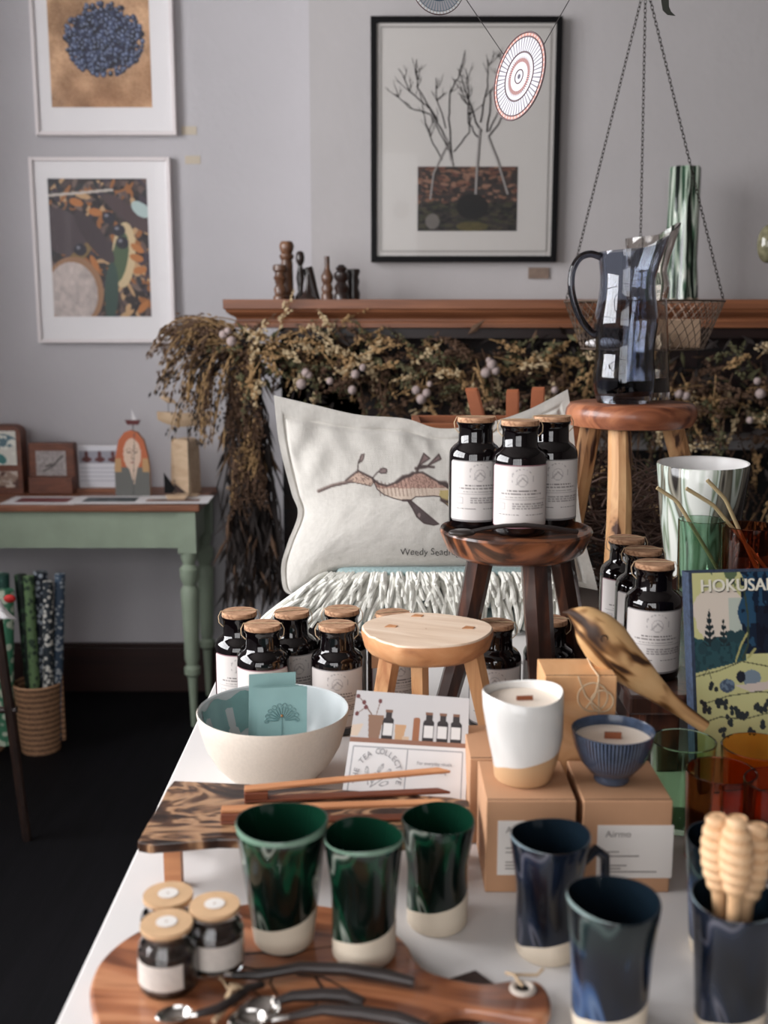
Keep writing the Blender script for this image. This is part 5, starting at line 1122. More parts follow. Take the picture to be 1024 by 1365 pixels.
# ------------------------------------------------------------------ kraft boxes and candles
def kbox(X0, X1, Y0, Y1, z0, h, label, sticker=None, m=None, name='kraft_box'):
    t = thing(name, label, 'box', ((X0 + X1) / 2, (Y0 + Y1) / 2, z0))
    G().box(((X0 + X1) / 2, (Y0 + Y1) / 2, z0 + h / 2), (X1 - X0, Y1 - Y0, h)).build('carton', m or M['kraft'], t, smooth=False, world=True, bevel=.0012)
    G().box(((X0 + X1) / 2, Y0 + .003, z0 + h + .0002), (X1 - X0 - .002, .0006, .0006)).build('lid_fold_shade', M['kraftd'], t, smooth=False, world=True)  # dark strip paints the shade in the lid crease
    if sticker:
        sx0, sx1, sz0, sz1 = sticker
        stk_ = G().box(((sx0 + sx1) / 2, Y0 - .0003, (sz0 + sz1) / 2), (sx1 - sx0, .0005, sz1 - sz0)).build('sticker', M['stick'], t, smooth=False, world=True)
        g = G(); vs, fs = text_geo("Airmo", .0098); w = max(q.x for q in vs) - min(q.x for q in vs)
        g.add([Vector((sx0 + .008 + w / 2 + q.x, Y0 - .0008, sz0 + (sz1 - sz0) * .78 + q.y)) for q in vs], fs)
        for v, u in ((.50, .014), (.42, .034), (.24, .022), (.18, .016), (.12, .052)): g.box((sx0 + .008 + u / 2, Y0 - .0007, sz0 + (sz1 - sz0) * v), (u, .0002, .0011))
        g.build('lettering', mat('grey_ink', (120, 112, 108), .7), stk_, smooth=False, world=True)
    return t
KH = .0975
p0 = PZ(648, 1190, TZ); Yk = p0.y; q0 = PY(648, 1100, Yk); q1 = PY(768, 1100, Yk); q2 = PY(777, 1100, Yk - .0); q3 = PY(896, 1100, Yk)
def stk(X0, X1, x0, y0, x1, y1, Y): a_ = PY(x0, y0, Y); b_ = PY(x1, y1, Y); return (a_.x, b_.x, b_.z, a_.z)
kbox(q0.x, q1.x, Yk, Yk + .10, T0, KH, 'kraft candle box under the tall white candle cup', stk(0, 0, 664, 1094, 750, 1166, Yk))
kbox(q2.x, q3.x, Yk + .0, Yk + .10, T0, KH, 'kraft candle box under the blue lined bowl candle', stk(0, 0, 797, 1100, 895, 1170, Yk))
kbox(q0.x - .008, q1.x - .02, Yk + .104, Yk + .204, T0, KH, 'kraft box standing directly behind the box under white cup')
# twine box
bt = PZ(727, 1030, TZ); Y0 = Yk + .112; a_ = PY(727, 902, Y0); b_ = PY(823, 902, Y0); 
kb = kbox(a_.x, b_.x, Y0, Y0 + .062, T0, a_.z - TZ, 'tall birch coloured box tied with twine below the carved bird', None, M['boxwood'], 'gift_box')
tp = a_.z; g = G(); mx_ = PY(798, 902, Y0).x
g.tube([(mx_, Y0 + .062, tp - .05), (mx_, Y0 + .0625, tp + .001), (mx_ - .002, Y0 + .03, tp + .0016), (mx_, Y0 - .0015, tp + .001), (mx_ + .001, Y0 - .0018, tp - .03), (mx_, Y0 - .0016, TZ + .003)], .0011, 6)
g.torus((mx_ - .006, Y0 - .003, tp - .022), .016, .0010, 24, 6, axis='Y'); g.torus((mx_ + .004, Y0 - .0045, tp - .026), .012, .0010, 24, 6, axis='Y')
g.tube([(mx_ - .022, Y0 - .002, tp + .001), (mx_ - .014, Y0 - .004, tp - .02), (mx_ + .002, Y0 - .0055, tp - .036)], .0010, 6); g.tube([(mx_ + .0, Y0 - .003, tp - .002), (mx_ - .004, Y0 - .005, tp - .02), (mx_ - .013, Y0 - .004, tp - .034)], .0010, 6)
g.build('twine_bow', M['twine'], kb, world=True)
# white cup candle
KT = T0 + KH
def candle_wick(t, c, z, w=.014): G().box((c.x, c.y, z + .002), (w, .0022, .006), rz=-.15).build('wooden_wick', M['wick'], t, smooth=False)
q = PZ(697, 1037, KT); H = .093; rim = PZ(696, 927, KT + H); R = 55 * mpp(rim)
t = thing('cup_candle', 'tall off white stoneware cup candle standing on kraft box', 'candle', (q.x, q.y + .0, KT + .0008))
def wcf(p, q_): return Vector((p.x * (1 + .012 * math.sin(q_ * 4)) + .002 * math.sin(p.z * 50), p.y, p.z + .0022 * math.sin(q_ * 2 + 1) * (p.z / H) ** 2))
G().lathe([(.001, 0), (R * .66, 0), (R * .72, .003), (R * .80, H * .22), (R * .93, H * .5), (R * .99, H * .8), (R, H * .98), (R * .97, H), (R * .93, H * .985), (R * .9, H * .85)], 52, fn=wcf).build('stoneware_cup', M['wcup'], t)
wx = G().lathe([(R * .915, H * .90), (R * .5, H * .90), (.001, H * .90)], 40, fn=None).build('wax', M['wax'], t); G().box((0, 0, H * .9 + .002), (.017, .002, .005), rz=.1).build('wooden_wick', M['wick'], wx, smooth=False)
# blue bowl candle
q = PZ(816, 1043, KT); H = .055; rim = PZ(816, 981, KT + H); R = 56 * mpp(rim)
t = thing('bowl_candle', 'blue lined porcelain bowl candle standing on kraft box', 'candle', (q.x, q.y + .004, KT + .0008))
G().lathe([(R * .40, 0), (R * .43, .002), (R * .41, .008), (R * .55, .011), (R * .78, H * .42), (R * .92, H * .68), (R * .985, H * .9), (R, H)], 60, cap0=True).build('porcelain_bowl', M['bluebowl'], t)
G().lathe([(R, H), (R * .97, H * 1.005), (R * .95, H * .97), (R * .92, H * .8)], 60).build('rim', mat('pale_blue_rim', (60, 72, 92), .2, var=.3, vscale=90), t)
wx = G().lathe([(R * .93, H * .82), (R * .5, H * .82), (.001, H * .82)], 40).build('wax', M['wax'], t); G().box((0, 0, H * .82 + .003), (.017, .003, .007), rz=-.1).build('wooden_wick', M['wick'], wx, smooth=False)
# carved bird
Yb = Y0 + .035; bd = [(45, 170, 3), (75, 172, 16), (110, 180, 42), (180, 212, 92), (240, 270, 132), (310, 350, 150), (390, 442, 140), (500, 540, 112), (600, 630, 84), (695, 708, 60), (805, 790, 47), (890, 850, 43), (935, 880, 40)]
pts = []; rs_ = []
for (x, y, r_) in bd: p = PY(740 + x / 4.655, 780 + y / 4.655, Yb); pts.append(p); rs_.append(r_ / 4.655 * mpp(p))
fine = []; fr_ = []
for i in range(len(pts) - 1):
    for k in range(4):
        u = k / 4; P0, P1, P2, P3 = pts[max(i - 1, 0)], pts[i], pts[i + 1], pts[min(i + 2, len(pts) - 1)]
        fine.append(.5 * ((2 * P1) + (P2 - P0) * u + (2 * P0 - 5 * P1 + 4 * P2 - P3) * u * u + (3 * P1 - P0 - 3 * P2 + P3) * u ** 3)); fr_.append(rs_[i] + (rs_[i + 1] - rs_[i]) * u)
fine.append(pts[-1]); fr_.append(rs_[-1])
bd_t = thing('carved_bird', 'carved olive wood bird with long tail perched on the twine tied box', 'bird ornament', (pts[5].x, Yb, a_.z))
g = G().tube(fine, fr_, 28, flat=.62, up=(0, 0, 1)); zmin = tp
o = g.build('bird_body', M['birdw'], bd_t, world=True)
e = PY(802, 846, Yb); e.y -= rs_[4] * .625; G().torus(e, .0036, .0013, 20, 6, axis='Y', sy=1.0).build('eye', mat('eye_brown', (60, 36, 20), .5), o, world=True)
# ------------------------------------------------------------------ bowl with teal cards
q = PZ(365, 1032, TZ); H = .092; rim = PZ(365, 941, TZ + H); R = 101 * mpp(rim); bc = Vector((rim.x, rim.y - .008, T0))
t = thing('stoneware_bowl', 'large cream stoneware bowl with pale blue inside on the white table', 'bowl', bc)
Pp = [(R * .44, 0), (R * .50, .002), (R * .62, H * .12), (R * .76, H * .28), (R * .88, H * .5), (R * .96, H * .78), (R * .995, H * .98), (R * .985, H)]
G().lathe(Pp, 72, cap0=True).build('outer_clay', M['bowlo'], t)
G().lathe([(R * .985, H), (R * .96, H * .985), (R * .93, H * .78), (R * .84, H * .5), (R * .66, H * .24), (R * .4, .012), (.001, .010)], 72).build('glazed_inside', M['bowli'], t)
g = G(); vs = []
for j in range(8):
    for i in range(14):
        qq = math.radians(115) + math.radians(62) * i / 13; u = j / 7; z = H * (.42 + .5 * u); rr_ = np.interp(z, [H * .24, H * .5, H * .78, H * .985], [R * .66, R * .84, R * .93, R * .96]) - .0008; vs.append((rr_ * math.cos(qq), rr_ * math.sin(qq), z + .004 * math.sin(i)))
g.add(vs, gridfaces(14, 8)); g.build('teal_brush_mark', M['bowlt'], t)
cards = [(332, 899, 62, 60, .040, 'rearmost teal card standing in the cream bowl'), (336, 916, 62, 60, .022, 'second teal card from the front in the cream bowl'), (338, 917, 66, 56, .010, 'third teal card in the bowl, just behind the front one'), (343, 918, 66, 58, .0, 'front teal card embossed with a seed head in the cream bowl')]
for i, (x, y, w, hh, dY, l) in enumerate(cards):
    Yc_ = bc.y + dY - .012; a1 = PY(x, y, Yc_ + .02); s = mpp(a1); W = w * s; Hh = .078
    t = thing('teal_card', l, 'card', (a1.x + W / 2, Yc_, a1.z - Hh), 0, 'teal cards in the bowl')
    ev = Vector((0, -.02, -Hh)).normalized() * Hh; ex_ = Vector((W, .004, .002)); Oo = Vector((-W / 2, .02, Hh)); nn = Vector((0, 1, -.25)).normalized() * .0016
    g = G(); V8 = [Oo, Oo + ex_, Oo + ex_ + ev, Oo + ev]; g.add(V8 + [v + nn for v in V8], [(0, 1, 2, 3), (7, 6, 5, 4), (0, 4, 5, 1), (1, 5, 6, 2), (2, 6, 7, 3), (3, 7, 4, 0)]); pk = g.build('card_packet', M['teal'], t, smooth=False)
    g = G(); Cn = Oo + ex_ * .5 + ev * .42 - nn * .3; e1, e2 = ex_.normalized(), -ev.normalized()
    for k in range(13):
        q_ = PI * (.02 + .96 * k / 12); P = [Cn + e1 * (math.cos(q_) * rr + .0) + e2 * (math.sin(q_) * rr * 1.0 - .008) for rr in (.004, .010, .016, .019)]
        P[-1] = P[-1] + e1 * .002 * math.copysign(1, math.cos(q_)) - e2 * .003; g.tube(P, [.0004, .0009, .0008, .0003], 5)
    for k in range(10):
        q_ = PI * (.0 + k / 9); g.torus(Cn + e1 * math.cos(q_) * .019 + e2 * (math.sin(q_) * .019 - .008), .0026, .0004, 10, 4, axis='Y')
    g.tube([Cn + e2 * .004, Cn - e2 * .03], .0005, 5); g.build('embossed_motif', M['teald'], pk)
    if i in (0, 3): G().sphere(Cn + e2 * -.002, .0018, 8, 6).build('amber_bead', mat('amber_dot', (150, 104, 60), .3), pk)
# ------------------------------------------------------------------ leaflet
lc = thing('leaflet', 'white leaflet printed with tea bottles leaning behind the tongs', 'leaflet', (0, 0, 0))
LB0 = PZ(448, 1092, TZ + .001); LT0 = PY(476, 920, 0)  # corners
Bl = Vector((PZ(451, 1085, TZ + .001).x, 1.142, TZ + .0012)); Br = Vector((PZ(615, 1085, TZ + .001).x, 1.130, TZ + .0012))
Tl = PY(476, 920, 1.215); Tr = PY(626, 931, 1.200)
lc.location = (Bl + Br) / 2
nx, ny = 190, 200; U, V = grid(nx, ny); img = np.zeros((ny, nx, 3)); img[:] = (222, 220, 219); VV = V; V = V / .86
put(img, V < .43, (192, 190, 190)); put(img, (V > .40) & (V < .44), (140, 98, 78))
def minib(cx, w, lab=(214, 212, 210)):
    put(img, (np.abs(U - cx) < w * .5) & (V > .24) & (V < .40), (34, 26, 28)); put(img, ell(U, V, cx, .245, w * .5, .035) < 1, (34, 26, 28)); put(img, (np.abs(U - cx) < w * .3) & (V > .16) & (V < .24), (44, 36, 36)); put(img, (np.abs(U - cx) < w * .32) & (V > .15) & (V < .17), (120, 84, 64)); put(img, (np.abs(U - cx) < w * .42) & (V > .265) & (V < .37), lab)
for cx in (.31, .66, .78, .895): minib(cx, .095)
put(img, poly(U, V, [(.13, .20), (.27, .20), (.245, .40), (.155, .40)]), (136, 104, 84)); put(img, poly(U, V, [(.37, .27), (.47, .27), (.45, .40), (.38, .40)]), (190, 150, 112)); put(img, poly(U, V, [(.0, .30), (.10, .28), (.06, .39), (.0, .39)]), (206, 186, 166))
put(img, (np.abs(U - .555) < .03) & (V > .22) & (V < .40), (150, 96, 64)); put(img, ell(U, V, .555, .22, .03, .02) < 1, (150, 96, 64)); put(img, (np.abs(U - .47) < .03) & (V > .37) & (V < .40), (196, 170, 144))
for P in ([(.16, .2), (.08, .1), (.02, .05)], [(.2, .2), (.22, .08)], [(.16, .2), (.1, .14), (.03, .2)]):
    put(img, seg(U, V, P) < .004, (120, 96, 84))
    for k in P[1:]: put(img, ell(U, V, k[0], k[1], .018, .02) < 1, (100, 50, 50))
V = VV
for (u0, v0, u1, v1) in ((.04, .41, .96, .41), (.04, .41, .04, .97), (.96, .41, .96, .97), (.5, .41, .5, .82), (.04, .82, .96, .82), (.04, .97, .96, .97)): put(img, seg(U, V, [(u0, v0), (u1, v1)]) < .003, (160, 160, 164))
for P in ([(.22, .70), (.27, .60), (.30, .54)], [(.22, .70), (.31, .64), (.36, .58)], [(.20, .68), (.18, .58)]): put(img, seg(U, V, P) < .004, (150, 150, 152))
for (cx, cy, a_) in ((.29, .56, -1.0), (.35, .59, -.8), (.18, .59, -1.7), (.24, .63, -1.2), (.33, .67, -.3)): put(img, np.abs(ell(U, V, cx, cy, .035, .014, a_) - 1) < .4, (160, 160, 162))
def bil(u, v, d=0.0): return (Tl * (1 - u) + Tr * u) * (1 - v) + (Bl * (1 - u) + Br * u) * v + Vector((0, -d, d * .5))
g = G(); g.add([bil(float(u), float(v)) for u, v in zip(U.ravel(), V.ravel())], gridfaces(nx, ny)); g.build('printed_face', M['print'], lc, smooth=False, world=True, cols=np.concatenate([tolin(img).reshape(-1, 3), np.ones((nx * ny, 1))], 1))
g = G(); g.add([bil(0, 0, -.0004), bil(1, 0, -.0004), bil(1, 1, -.0004), bil(0, 1, -.0004), bil(0, 0, -.0016), bil(1, 0, -.0016), bil(1, 1, -.0016), bil(0, 1, -.0016)], [(0, 1, 2, 3), (7, 6, 5, 4), (0, 4, 5, 1), (1, 5, 6, 2), (2, 6, 7, 3), (3, 7, 4, 0)]); g.build('card_stock', M['matb'], lc, smooth=False, world=True)
g = G(); s_ = 'THE TEA COLLECTIVE'
for i, ch in enumerate(s_):
    if ch == ' ': continue
    vs, fs = text_geo(ch, .062); q_ = math.radians(192 - i * 204 / (len(s_) - 1)); cu, cv = .27, .62
    out = []
    for v in vs:
        rx, ry = v.x, v.y + .165; a_ = q_ - PI / 2; x = rx * math.cos(a_) - ry * math.sin(a_); y = rx * math.sin(a_) + ry * math.cos(a_); out.append(bil(cu + x * .98, cv - y * .98, .0008))
    g.add(out, fs)
for (ss, v, sz, uc) in (('For everyday rituals', .52, .036, .73), ('and unwinding', .58, .036, .73)):
    vs, fs = text_geo(ss, sz); g.add([bil(uc + q_.x, v - q_.y, .0008) for q_ in vs], fs)
g.build('lettering', mat('leaflet_ink', (134, 132, 136), .7), lc, smooth=False, world=True)
# ------------------------------------------------------------------ live edge board stand and tongs
LZ = TZ + .064
ls = thing('serving_stand', 'low dark live edge board on short wooden legs holding wooden tongs', 'serving stand', (-.08, 1.06, TZ))
out = [(183, 1122), (196, 1098), (212, 1072), (222, 1052), (232, 1040), (300, 1043), (400, 1048), (500, 1055), (600, 1062), (625, 1066), (627, 1078), (622, 1100), (600, 1118), (520, 1122), (430, 1120), (350, 1118), (290, 1118), (240, 1122), (200, 1125)]
pts = [PZ(x, y, LZ) for x, y in out]; G().prism([(p.x, p.y) for p in pts], LZ - .011, LZ).build('live_edge_board', M['smoke_board'], ls, smooth=False, world=True, bevel=.002)
for (x, Y) in ((231, 1.02), (231, 1.10), (600, 1.03), (600, 1.08)): cc = PY(x, 1140, Y); G().box((cc.x, Y, (T0 + LZ - .011) / 2), (.017, .014, LZ - .011 - T0)).build('leg', M['tong'], ls, smooth=False, world=True)
def slat(a, b, w0, w1, h, m, nm, parent, tip=False):
    a, b = Vector(a), Vector(b); d = (b - a).normalized(); sd_ = Vector((-d.y, d.x, 0)).normalized(); up = Vector((0, 0, 1)); vs = []
    for p, w in ((a, w0), (b, w1)): vs += [p - sd_ * w / 2, p + sd_ * w / 2, p + sd_ * w / 2 + up * h, p - sd_ * w / 2 + up * h]
    if tip: vs[4] = vs[4] + d * .012; vs[7] = vs[7] + d * .012
    return G().add(vs, [(0, 3, 2, 1), (4, 5, 6, 7), (0, 1, 5, 4), (1, 2, 6, 5), (2, 3, 7, 6), (3, 0, 4, 7)]).build(nm, m, parent, smooth=False, world=True, bevel=.0008)
def tongs(L, z, A, B, gap, label):
    t = thing('wooden_tongs', label, 'tongs', ((PZ(*A, z)).x, PZ(*A, z).y, z), 0, 'wooden tongs on the live edge board')
    a_, b_ = PZ(A[0], A[1], z), PZ(B[0], B[1], z)
    slat(a_, b_, .012, .011, .003, M['tongd'], 'lower_arm', t, True); slat(a_ + Vector((0, 0, .0032)), a_.lerp(b_, .12) + Vector((0, 0, .0032)), .012, .012, .008, M['tongd'], 'spacer', t)
    slat(a_ + Vector((0, .002, .0114)), b_ + Vector((0, .004, .0114 + gap)), .012, .012, .0032, M['tong'], 'upper_arm', t, True)
    return t
tongs(.3, LZ + .0005, (295, 1096), (585, 1090), .002, 'front wooden tongs lying nearer the green cups')
tongs(.3, LZ + .0005, (326, 1068), (585, 1056), .010, 'rear wooden tongs angled upward in front of the leaflet')
# ------------------------------------------------------------------ cups
def cup(name, px, rimy, wp_, h, z, outer, inner, label, base=.70, waist=None, bulge=0.0, group='handmade ceramic cups', seed=0, tiltr=0.0, cat='cup'):
    rim = PZ(px, rimy, z + h); R = wp_ * mpp(rim) / 2; t = thing(name, label, cat, (rim.x, rim.y, z), 0, group)
    k = h / .11
    def f(p, q):
        u = p.z / h; w = 1 + .015 * math.sin(q * 2 + seed) * u; dz = .0016 * math.sin(q * 2 + seed * 1.7) * u + tiltr * p.x * u
        dent = 1 - .05 * math.exp(-((u - .55) / .22) ** 2) * (1 + math.cos(q * 2 + seed * 2)) * (1 if waist else .3)
        return Vector((p.x * w * dent, p.y * w * dent, p.z + dz))
    mid = waist or (base + 1) / 2
    Po = [(R * base * .93, 0), (R * base, .003)] + [(R * ((base * (1 - u) ** 2 + 2 * u * (1 - u) * mid + u * u)), .003 + (h - .005) * u) for u in [i / 12 for i in range(1, 13)]] + [(R * .985, h - .0004)]
    G().lathe(Po, 48, fn=f, cap0=True).build('cup_body', outer, t)
    Pi = [(R * .985, h - .0004), (R * .955, h - .0005), (R * .93, h - .006)] + [(R * ((base * (1 - u) ** 2 + 2 * u * (1 - u) * mid + u * u)) - .0035, .006 + (h - .012) * u) for u in [i / 8 for i in range(7, -1, -1)]] + [(.001, .006)]
    G().lathe(Pi, 48, fn=f).build('glazed_inside', inner, t)
    return t, R
BT = TZ + .0155
cup('ceramic_cup', 376, 1093, 123, .115, BT + .0003, M['cupg'], M['ing'], 'green glazed cup on the left, the widest, on the round board', base=.66, seed=1)
cup('ceramic_cup', 485, 1112, 106, .112, BT + .0003, M['cupg'], M['ing'], 'green glazed cup in the middle, nearest of the three', base=.82, waist=.80, seed=2.2)
cup('ceramic_cup', 584, 1090, 99, .106, T0, M['cupg'], M['ing'], 'green glazed cup on the right, standing on bare white table', base=.82, waist=.88, seed=3.5)
t, R = cup('ceramic_mug', 734, 1112, 107, .113, T0, M['cupk'], M['inb'], 'ink blue mug with side handle in front of the kraft boxes', base=.80, waist=.84, seed=.6, cat='mug')
G().tube([(R * .86, .0, .088), (R * 1.2, .012, .092), (R * 1.5, .02, .082), (R * 1.55, .024, .06), (R * 1.3, .018, .036), (R * .80, .0, .026)], [.005, .0048, .0046, .0046, .0046, .005], 10).build('handle', M['cupk'], t)
cup('ceramic_cup', 818, 1196, 127, .113, T0, M['cupb'], M['inb'], 'large bright blue glazed cup nearest the front edge', base=.78, waist=.86, seed=4.4, tiltr=-.04)
t, R = cup('ceramic_cup', 982, 1196, 120, .113, T0, M['cupk'], M['inb'], 'dark blue cup holding three wooden honey dippers', base=.76, waist=.84, seed=5.2)
dcup = Vector(t.location); dR = R
cup('ceramic_cup', 972, 1118, 110, .11, T0, M['cupb'], M['inb'], 'blue cup mostly hidden behind the honey dipper cup', base=.8, seed=1.9)
# honey dippers
dips = [(955, 1088, (968, 1210), 'left honey dipper standing in the dark blue cup'), (983, 1090, (980, 1215), 'middle honey dipper, nearest, in the dark blue cup'), (1011, 1100, (1002, 1212), 'right honey dipper standing in the dark blue cup')]
for i, (x, y, (x2, y2), l) in enumerate(dips):
    Yd = dcup.y + (.005, -.012, .01)[i]; A = PY(x, y, Yd); Bq = PY(x2, y2, Yd); d = (Bq - A).normalized(); L = .165
    botp = Vector((dcup.x + (Bq.x - dcup.x) * .4, dcup.y + (.01, -.01, .012)[i], TZ + .012)); d = (A - botp); L = d.length; d.normalize()
    t = thing('honey_dipper', l, 'honey dipper', botp, 0, 'wooden honey dippers in the cup')
    P = []; hl = .062
    P += [(.001, 0), (.0055, .001), (.006, L * .3), (.0055, L - hl - .006), (.0065, L - hl)]
    n = 7
    for k in range(n):
        zc = L - hl + hl * (k + .5) / n; rr_ = .0135 * math.sin(PI * (.16 + .72 * (k + .5) / n)) ** .7
        P += [(rr_ * .84, zc - hl / n * .49), (rr_ * .96, zc - hl / n * .28), (rr_, zc), (rr_ * .96, zc + hl / n * .28), (rr_ * .84, zc + hl / n * .47)]
    P += [(.007, L - .001), (.001, L)]
    rotm = Vector((0, 0, 1)).rotation_difference(d).to_matrix(); g = G().lathe(P, 24); g.v = [tuple(rotm @ Vector(v)) for v in g.v]
    nb = 5 * 24
    for k, f in enumerate(g.f): g.m[k] = 0
    g.build('dipper_body', M['dipper'], t, angle=60)
# ------------------------------------------------------------------ round board
ob = [(120, 1332), (124, 1300), (138, 1276), (165, 1252), (200, 1233), (250, 1216), (300, 1207), (360, 1202), (420, 1205), (470, 1214), (510, 1230), (540, 1255), (552, 1275), (566, 1290), (590, 1300), (620, 1307), (650, 1310), (690, 1305), (718, 1308), (732, 1325), (734, 1345), (722, 1357), (695, 1356), (655, 1349), (620, 1345), (590, 1350), (565, 1366), (545, 1395), (500, 1440), (430, 1478), (340, 1500), (250, 1490), (180, 1455), (140, 1400)]
pts = [PZ(x, y, BT) for x, y in ob]
def catmull(P, k=4):
    n = len(P); o = []
    for i in range(n):
        p0, p1, p2, p3 = P[i - 1], P[i], P[(i + 1) % n], P[(i + 2) % n]
        for j in range(k): u = j / k; o.append(.5 * ((2 * p1) + (p2 - p0) * u + (2 * p0 - 5 * p1 + 4 * p2 - p3) * u * u + (3 * p1 - p0 - 3 * p2 + p3) * u ** 3))
    return o
cb = thing('cutting_board', 'round acacia cutting board with handle, twine loop and dark cracks', 'board', (PZ(340, 1340, BT).x, PZ(340, 1340, BT).y, T0))
cbb = G().prism([(p.x, p.y) for p in catmull(pts)], T0 + .0042, BT).build('board', M['acacia'], cb, smooth=False, world=True, bevel=.003)
hc = PZ(697, 1318, BT + .0006); G().torus(hc, .0085, .0028, 28, 8).build('eyelet', mat('cream_eyelet', (196, 184, 172), .5), cb, world=True); G().lathe([(.0075, .0), (.001, .0)], 20, c=hc, cap0=False).build('hole', M['black'], cbb, world=True)  # no opening is cut; a black disc paints the dark inside the eyelet
g = G(); g.tube([hc + Vector((0, .002, .001)), hc + Vector((-.006, .010, .006)), hc + Vector((-.012, .016, .004)), hc + Vector((-.004, .018, .001)), hc + Vector((.014, .016, .002)), hc + Vector((.020, .022, .004))], .0014, 6); g.build('twine_loop', M['twine'], cb, world=True)
g = G(); cr_ = random.Random(12)
def crack(P, w): 
    q_ = [PZ(x, y, BT + .0002) for x, y in P]; n = len(q_); vs = []
    for i, p in enumerate(q_): d = (q_[min(i + 1, n - 1)] - q_[max(i - 1, 0)]).normalized(); s_ = Vector((-d.y, d.x, 0)) * w * (1 - .6 * i / n) * cr_.uniform(.6, 1.3) / 2; vs += [p + s_, p - s_]
    g.add(vs, [(2 * i, 2 * i + 1, 2 * i + 3, 2 * i + 2) for i in range(n - 1)])
crack([(320, 1272), (350, 1270), (385, 1275), (410, 1266), (440, 1262)], .004); crack([(300, 1285), (340, 1292), (370, 1290), (400, 1300), (430, 1302), (460, 1318)], .004); crack([(370, 1290), (360, 1310), (372, 1330)], .003); crack([(420, 1302), (432, 1320), (420, 1340), (440, 1352)], .003); crack([(440, 1262), (470, 1258), (500, 1268)], .003); crack([(300, 1310), (330, 1316), (350, 1330)], .003)
g.build('cracks', M['black'], cbb, smooth=False, world=True)
# dark board under the handle: a diamond corner shows either side of it
g = G().prism([(p.x, p.y) for p in [PZ(634, 1293, TZ + .004), PZ(692, 1335, TZ + .004), PZ(622, 1368, TZ + .004), PZ(560, 1400, TZ + .004), PZ(470, 1370, TZ + .004), PZ(520, 1330, TZ + .004)]], T0, T0 + .004)
o = g.build('wooden_board', mat('dark_stained_board', (46, 30, 26), .5, var=.3, vscale=30), None, smooth=False, bevel=.0008); tag(o, 'thin dark angular board lying under the handle of the round board', 'board')
# jars
def jar(px, topy, wp_, z, label, src=None):
    h = .057; q = PZ(px, topy, z + h); 
    if src: return dup(src, (q.x, q.y, z), .3, label)
    R = .0245; t = thing('spice_jar', label, 'jar', (q.x, q.y, z), 0, 'small glass jars of tea on the round board')
    th = .0016
    P = [(.001, 0), (R * .92, 0), (R, .003), (R, .040), (R * .96, .045), (R * .80, .050), (R * .76, .053), (R * .80, .057), (R * .86, .059), (R * .86, .0605), (R * .80, .0605), (R * .70, .053), (R * .76, .048), (R - th, .040), (R - th, .004), (R * .85, .0025), (.001, .0025)]
    zf = .857
    def L_(Q, n_, **k): return G().lathe([(a_, b_ * zf) for a_, b_ in Q], n_, **k)
    L_(P, 36).build('glass_body', M['clear'], t)
    L_([(.001, .0028), (R * .86, .0028), (R * .915, .006), (R * .915, .040), (R * .7, .045), (.001, .046)], 30).build('dried_tea', M['spice'], t)
    lid = L_([(R * .6, .056), (R * .70, .0608), (R * .88, .0608), (R * .89, .062), (R * .88, .0655), (.001, .066)], 32, cap0=True).build('wooden_lid', M['brasscap'], t)
    L_([(R * .36, .0664), (.001, .0665)], 20).build('lid_sticker', M['stick'], lid)
    g = G(); vs = []
    for j in range(2):
        for i in range(18): a_ = math.radians(-90 - 55 + 110 * i / 17); vs.append((R * 1.01 * math.cos(a_), R * 1.01 * math.sin(a_), .008 + .022 * j))
    g.add(vs, gridfaces(18, 2)); g.build('paper_label', mat('jar_label', (206, 198, 190), .7, var=.05, vscale=200), t)
    return t
j1 = jar(222, 1228, 72, BT + .0003, 'front small jar with wooden lid, nearest the photo corner'); j1.rotation_euler = (0, 0, -.25)
s1 = mpp(Vector(j1.location))
jar(286, 1204, 64, BT + .0003, 'right small jar with wooden lid, beside the green cup', j1); jar(224, 1190, 60, BT + .0003, 'rear small jar with wooden lid, in front of the stand leg', j1)
# spoons with horn handles tied with twine
def B_(x, y, dz=.004): return PZ(x, y, BT + dz)
def hspoon(bowl, path, radii, label, br=.012, bm='steel'):
    t = thing('horn_spoon', label, 'spoon', B_(*bowl, 0), 0, 'horn handled spoons tied with twine')
    d = (B_(*path[0]) - B_(*bowl)); g = G(); c = B_(*bowl, .006)
    ang = math.atan2(d.y, d.x); vs = G().lathe([(br * .02, -.004), (br * .5, -.0035), (br * .85, -.001), (br, .003), (br * .95, .0034), (br * .8, .0), (br * .45, -.0022), (.0005, -.0028)], 24)
    Mx = Matrix.Rotation(ang, 3, 'Z') @ Matrix.Diagonal((1.3, 1, 1)); vs.v = [tuple(Mx @ Vector(v) + c) for v in vs.v]
    vs.build('spoon_bowl', M[bm], t, world=True)
    P = [B_(x, y, z) for (x, y), z in zip(path, [.007] + [.009] * (len(path) - 2) + [.006])]
    G().tube([c + d.normalized() * br * 1.2, P[0], P[0].lerp(P[1], .4)], [.003, .0024, .0024], 8).build('neck', M['steel'], t, world=True)
    G().tube(P, radii, 10).build('handle', M['horn'], t, world=True); return t
hspoon((283, 1296), [(310, 1300), (345, 1300), (400, 1290), (460, 1292), (510, 1300), (552, 1310)], [.003, .004, .005, .0055, .006, .0045], 'horn handled spoon, topmost of the tied bunch', .010)
hspoon((345, 1352), [(365, 1336), (390, 1328), (430, 1326), (460, 1328), (484, 1338)], [.003, .0045, .0055, .006, .005], 'middle horn handled spoon with round steel bowl in the tied bunch', .016)
hspoon((330, 1362), [(385, 1356), (430, 1346), (480, 1350), (530, 1358), (570, 1372)], [.003, .0045, .0055, .006, .005], 'lowest horn handled spoon at the bottom border', .012)
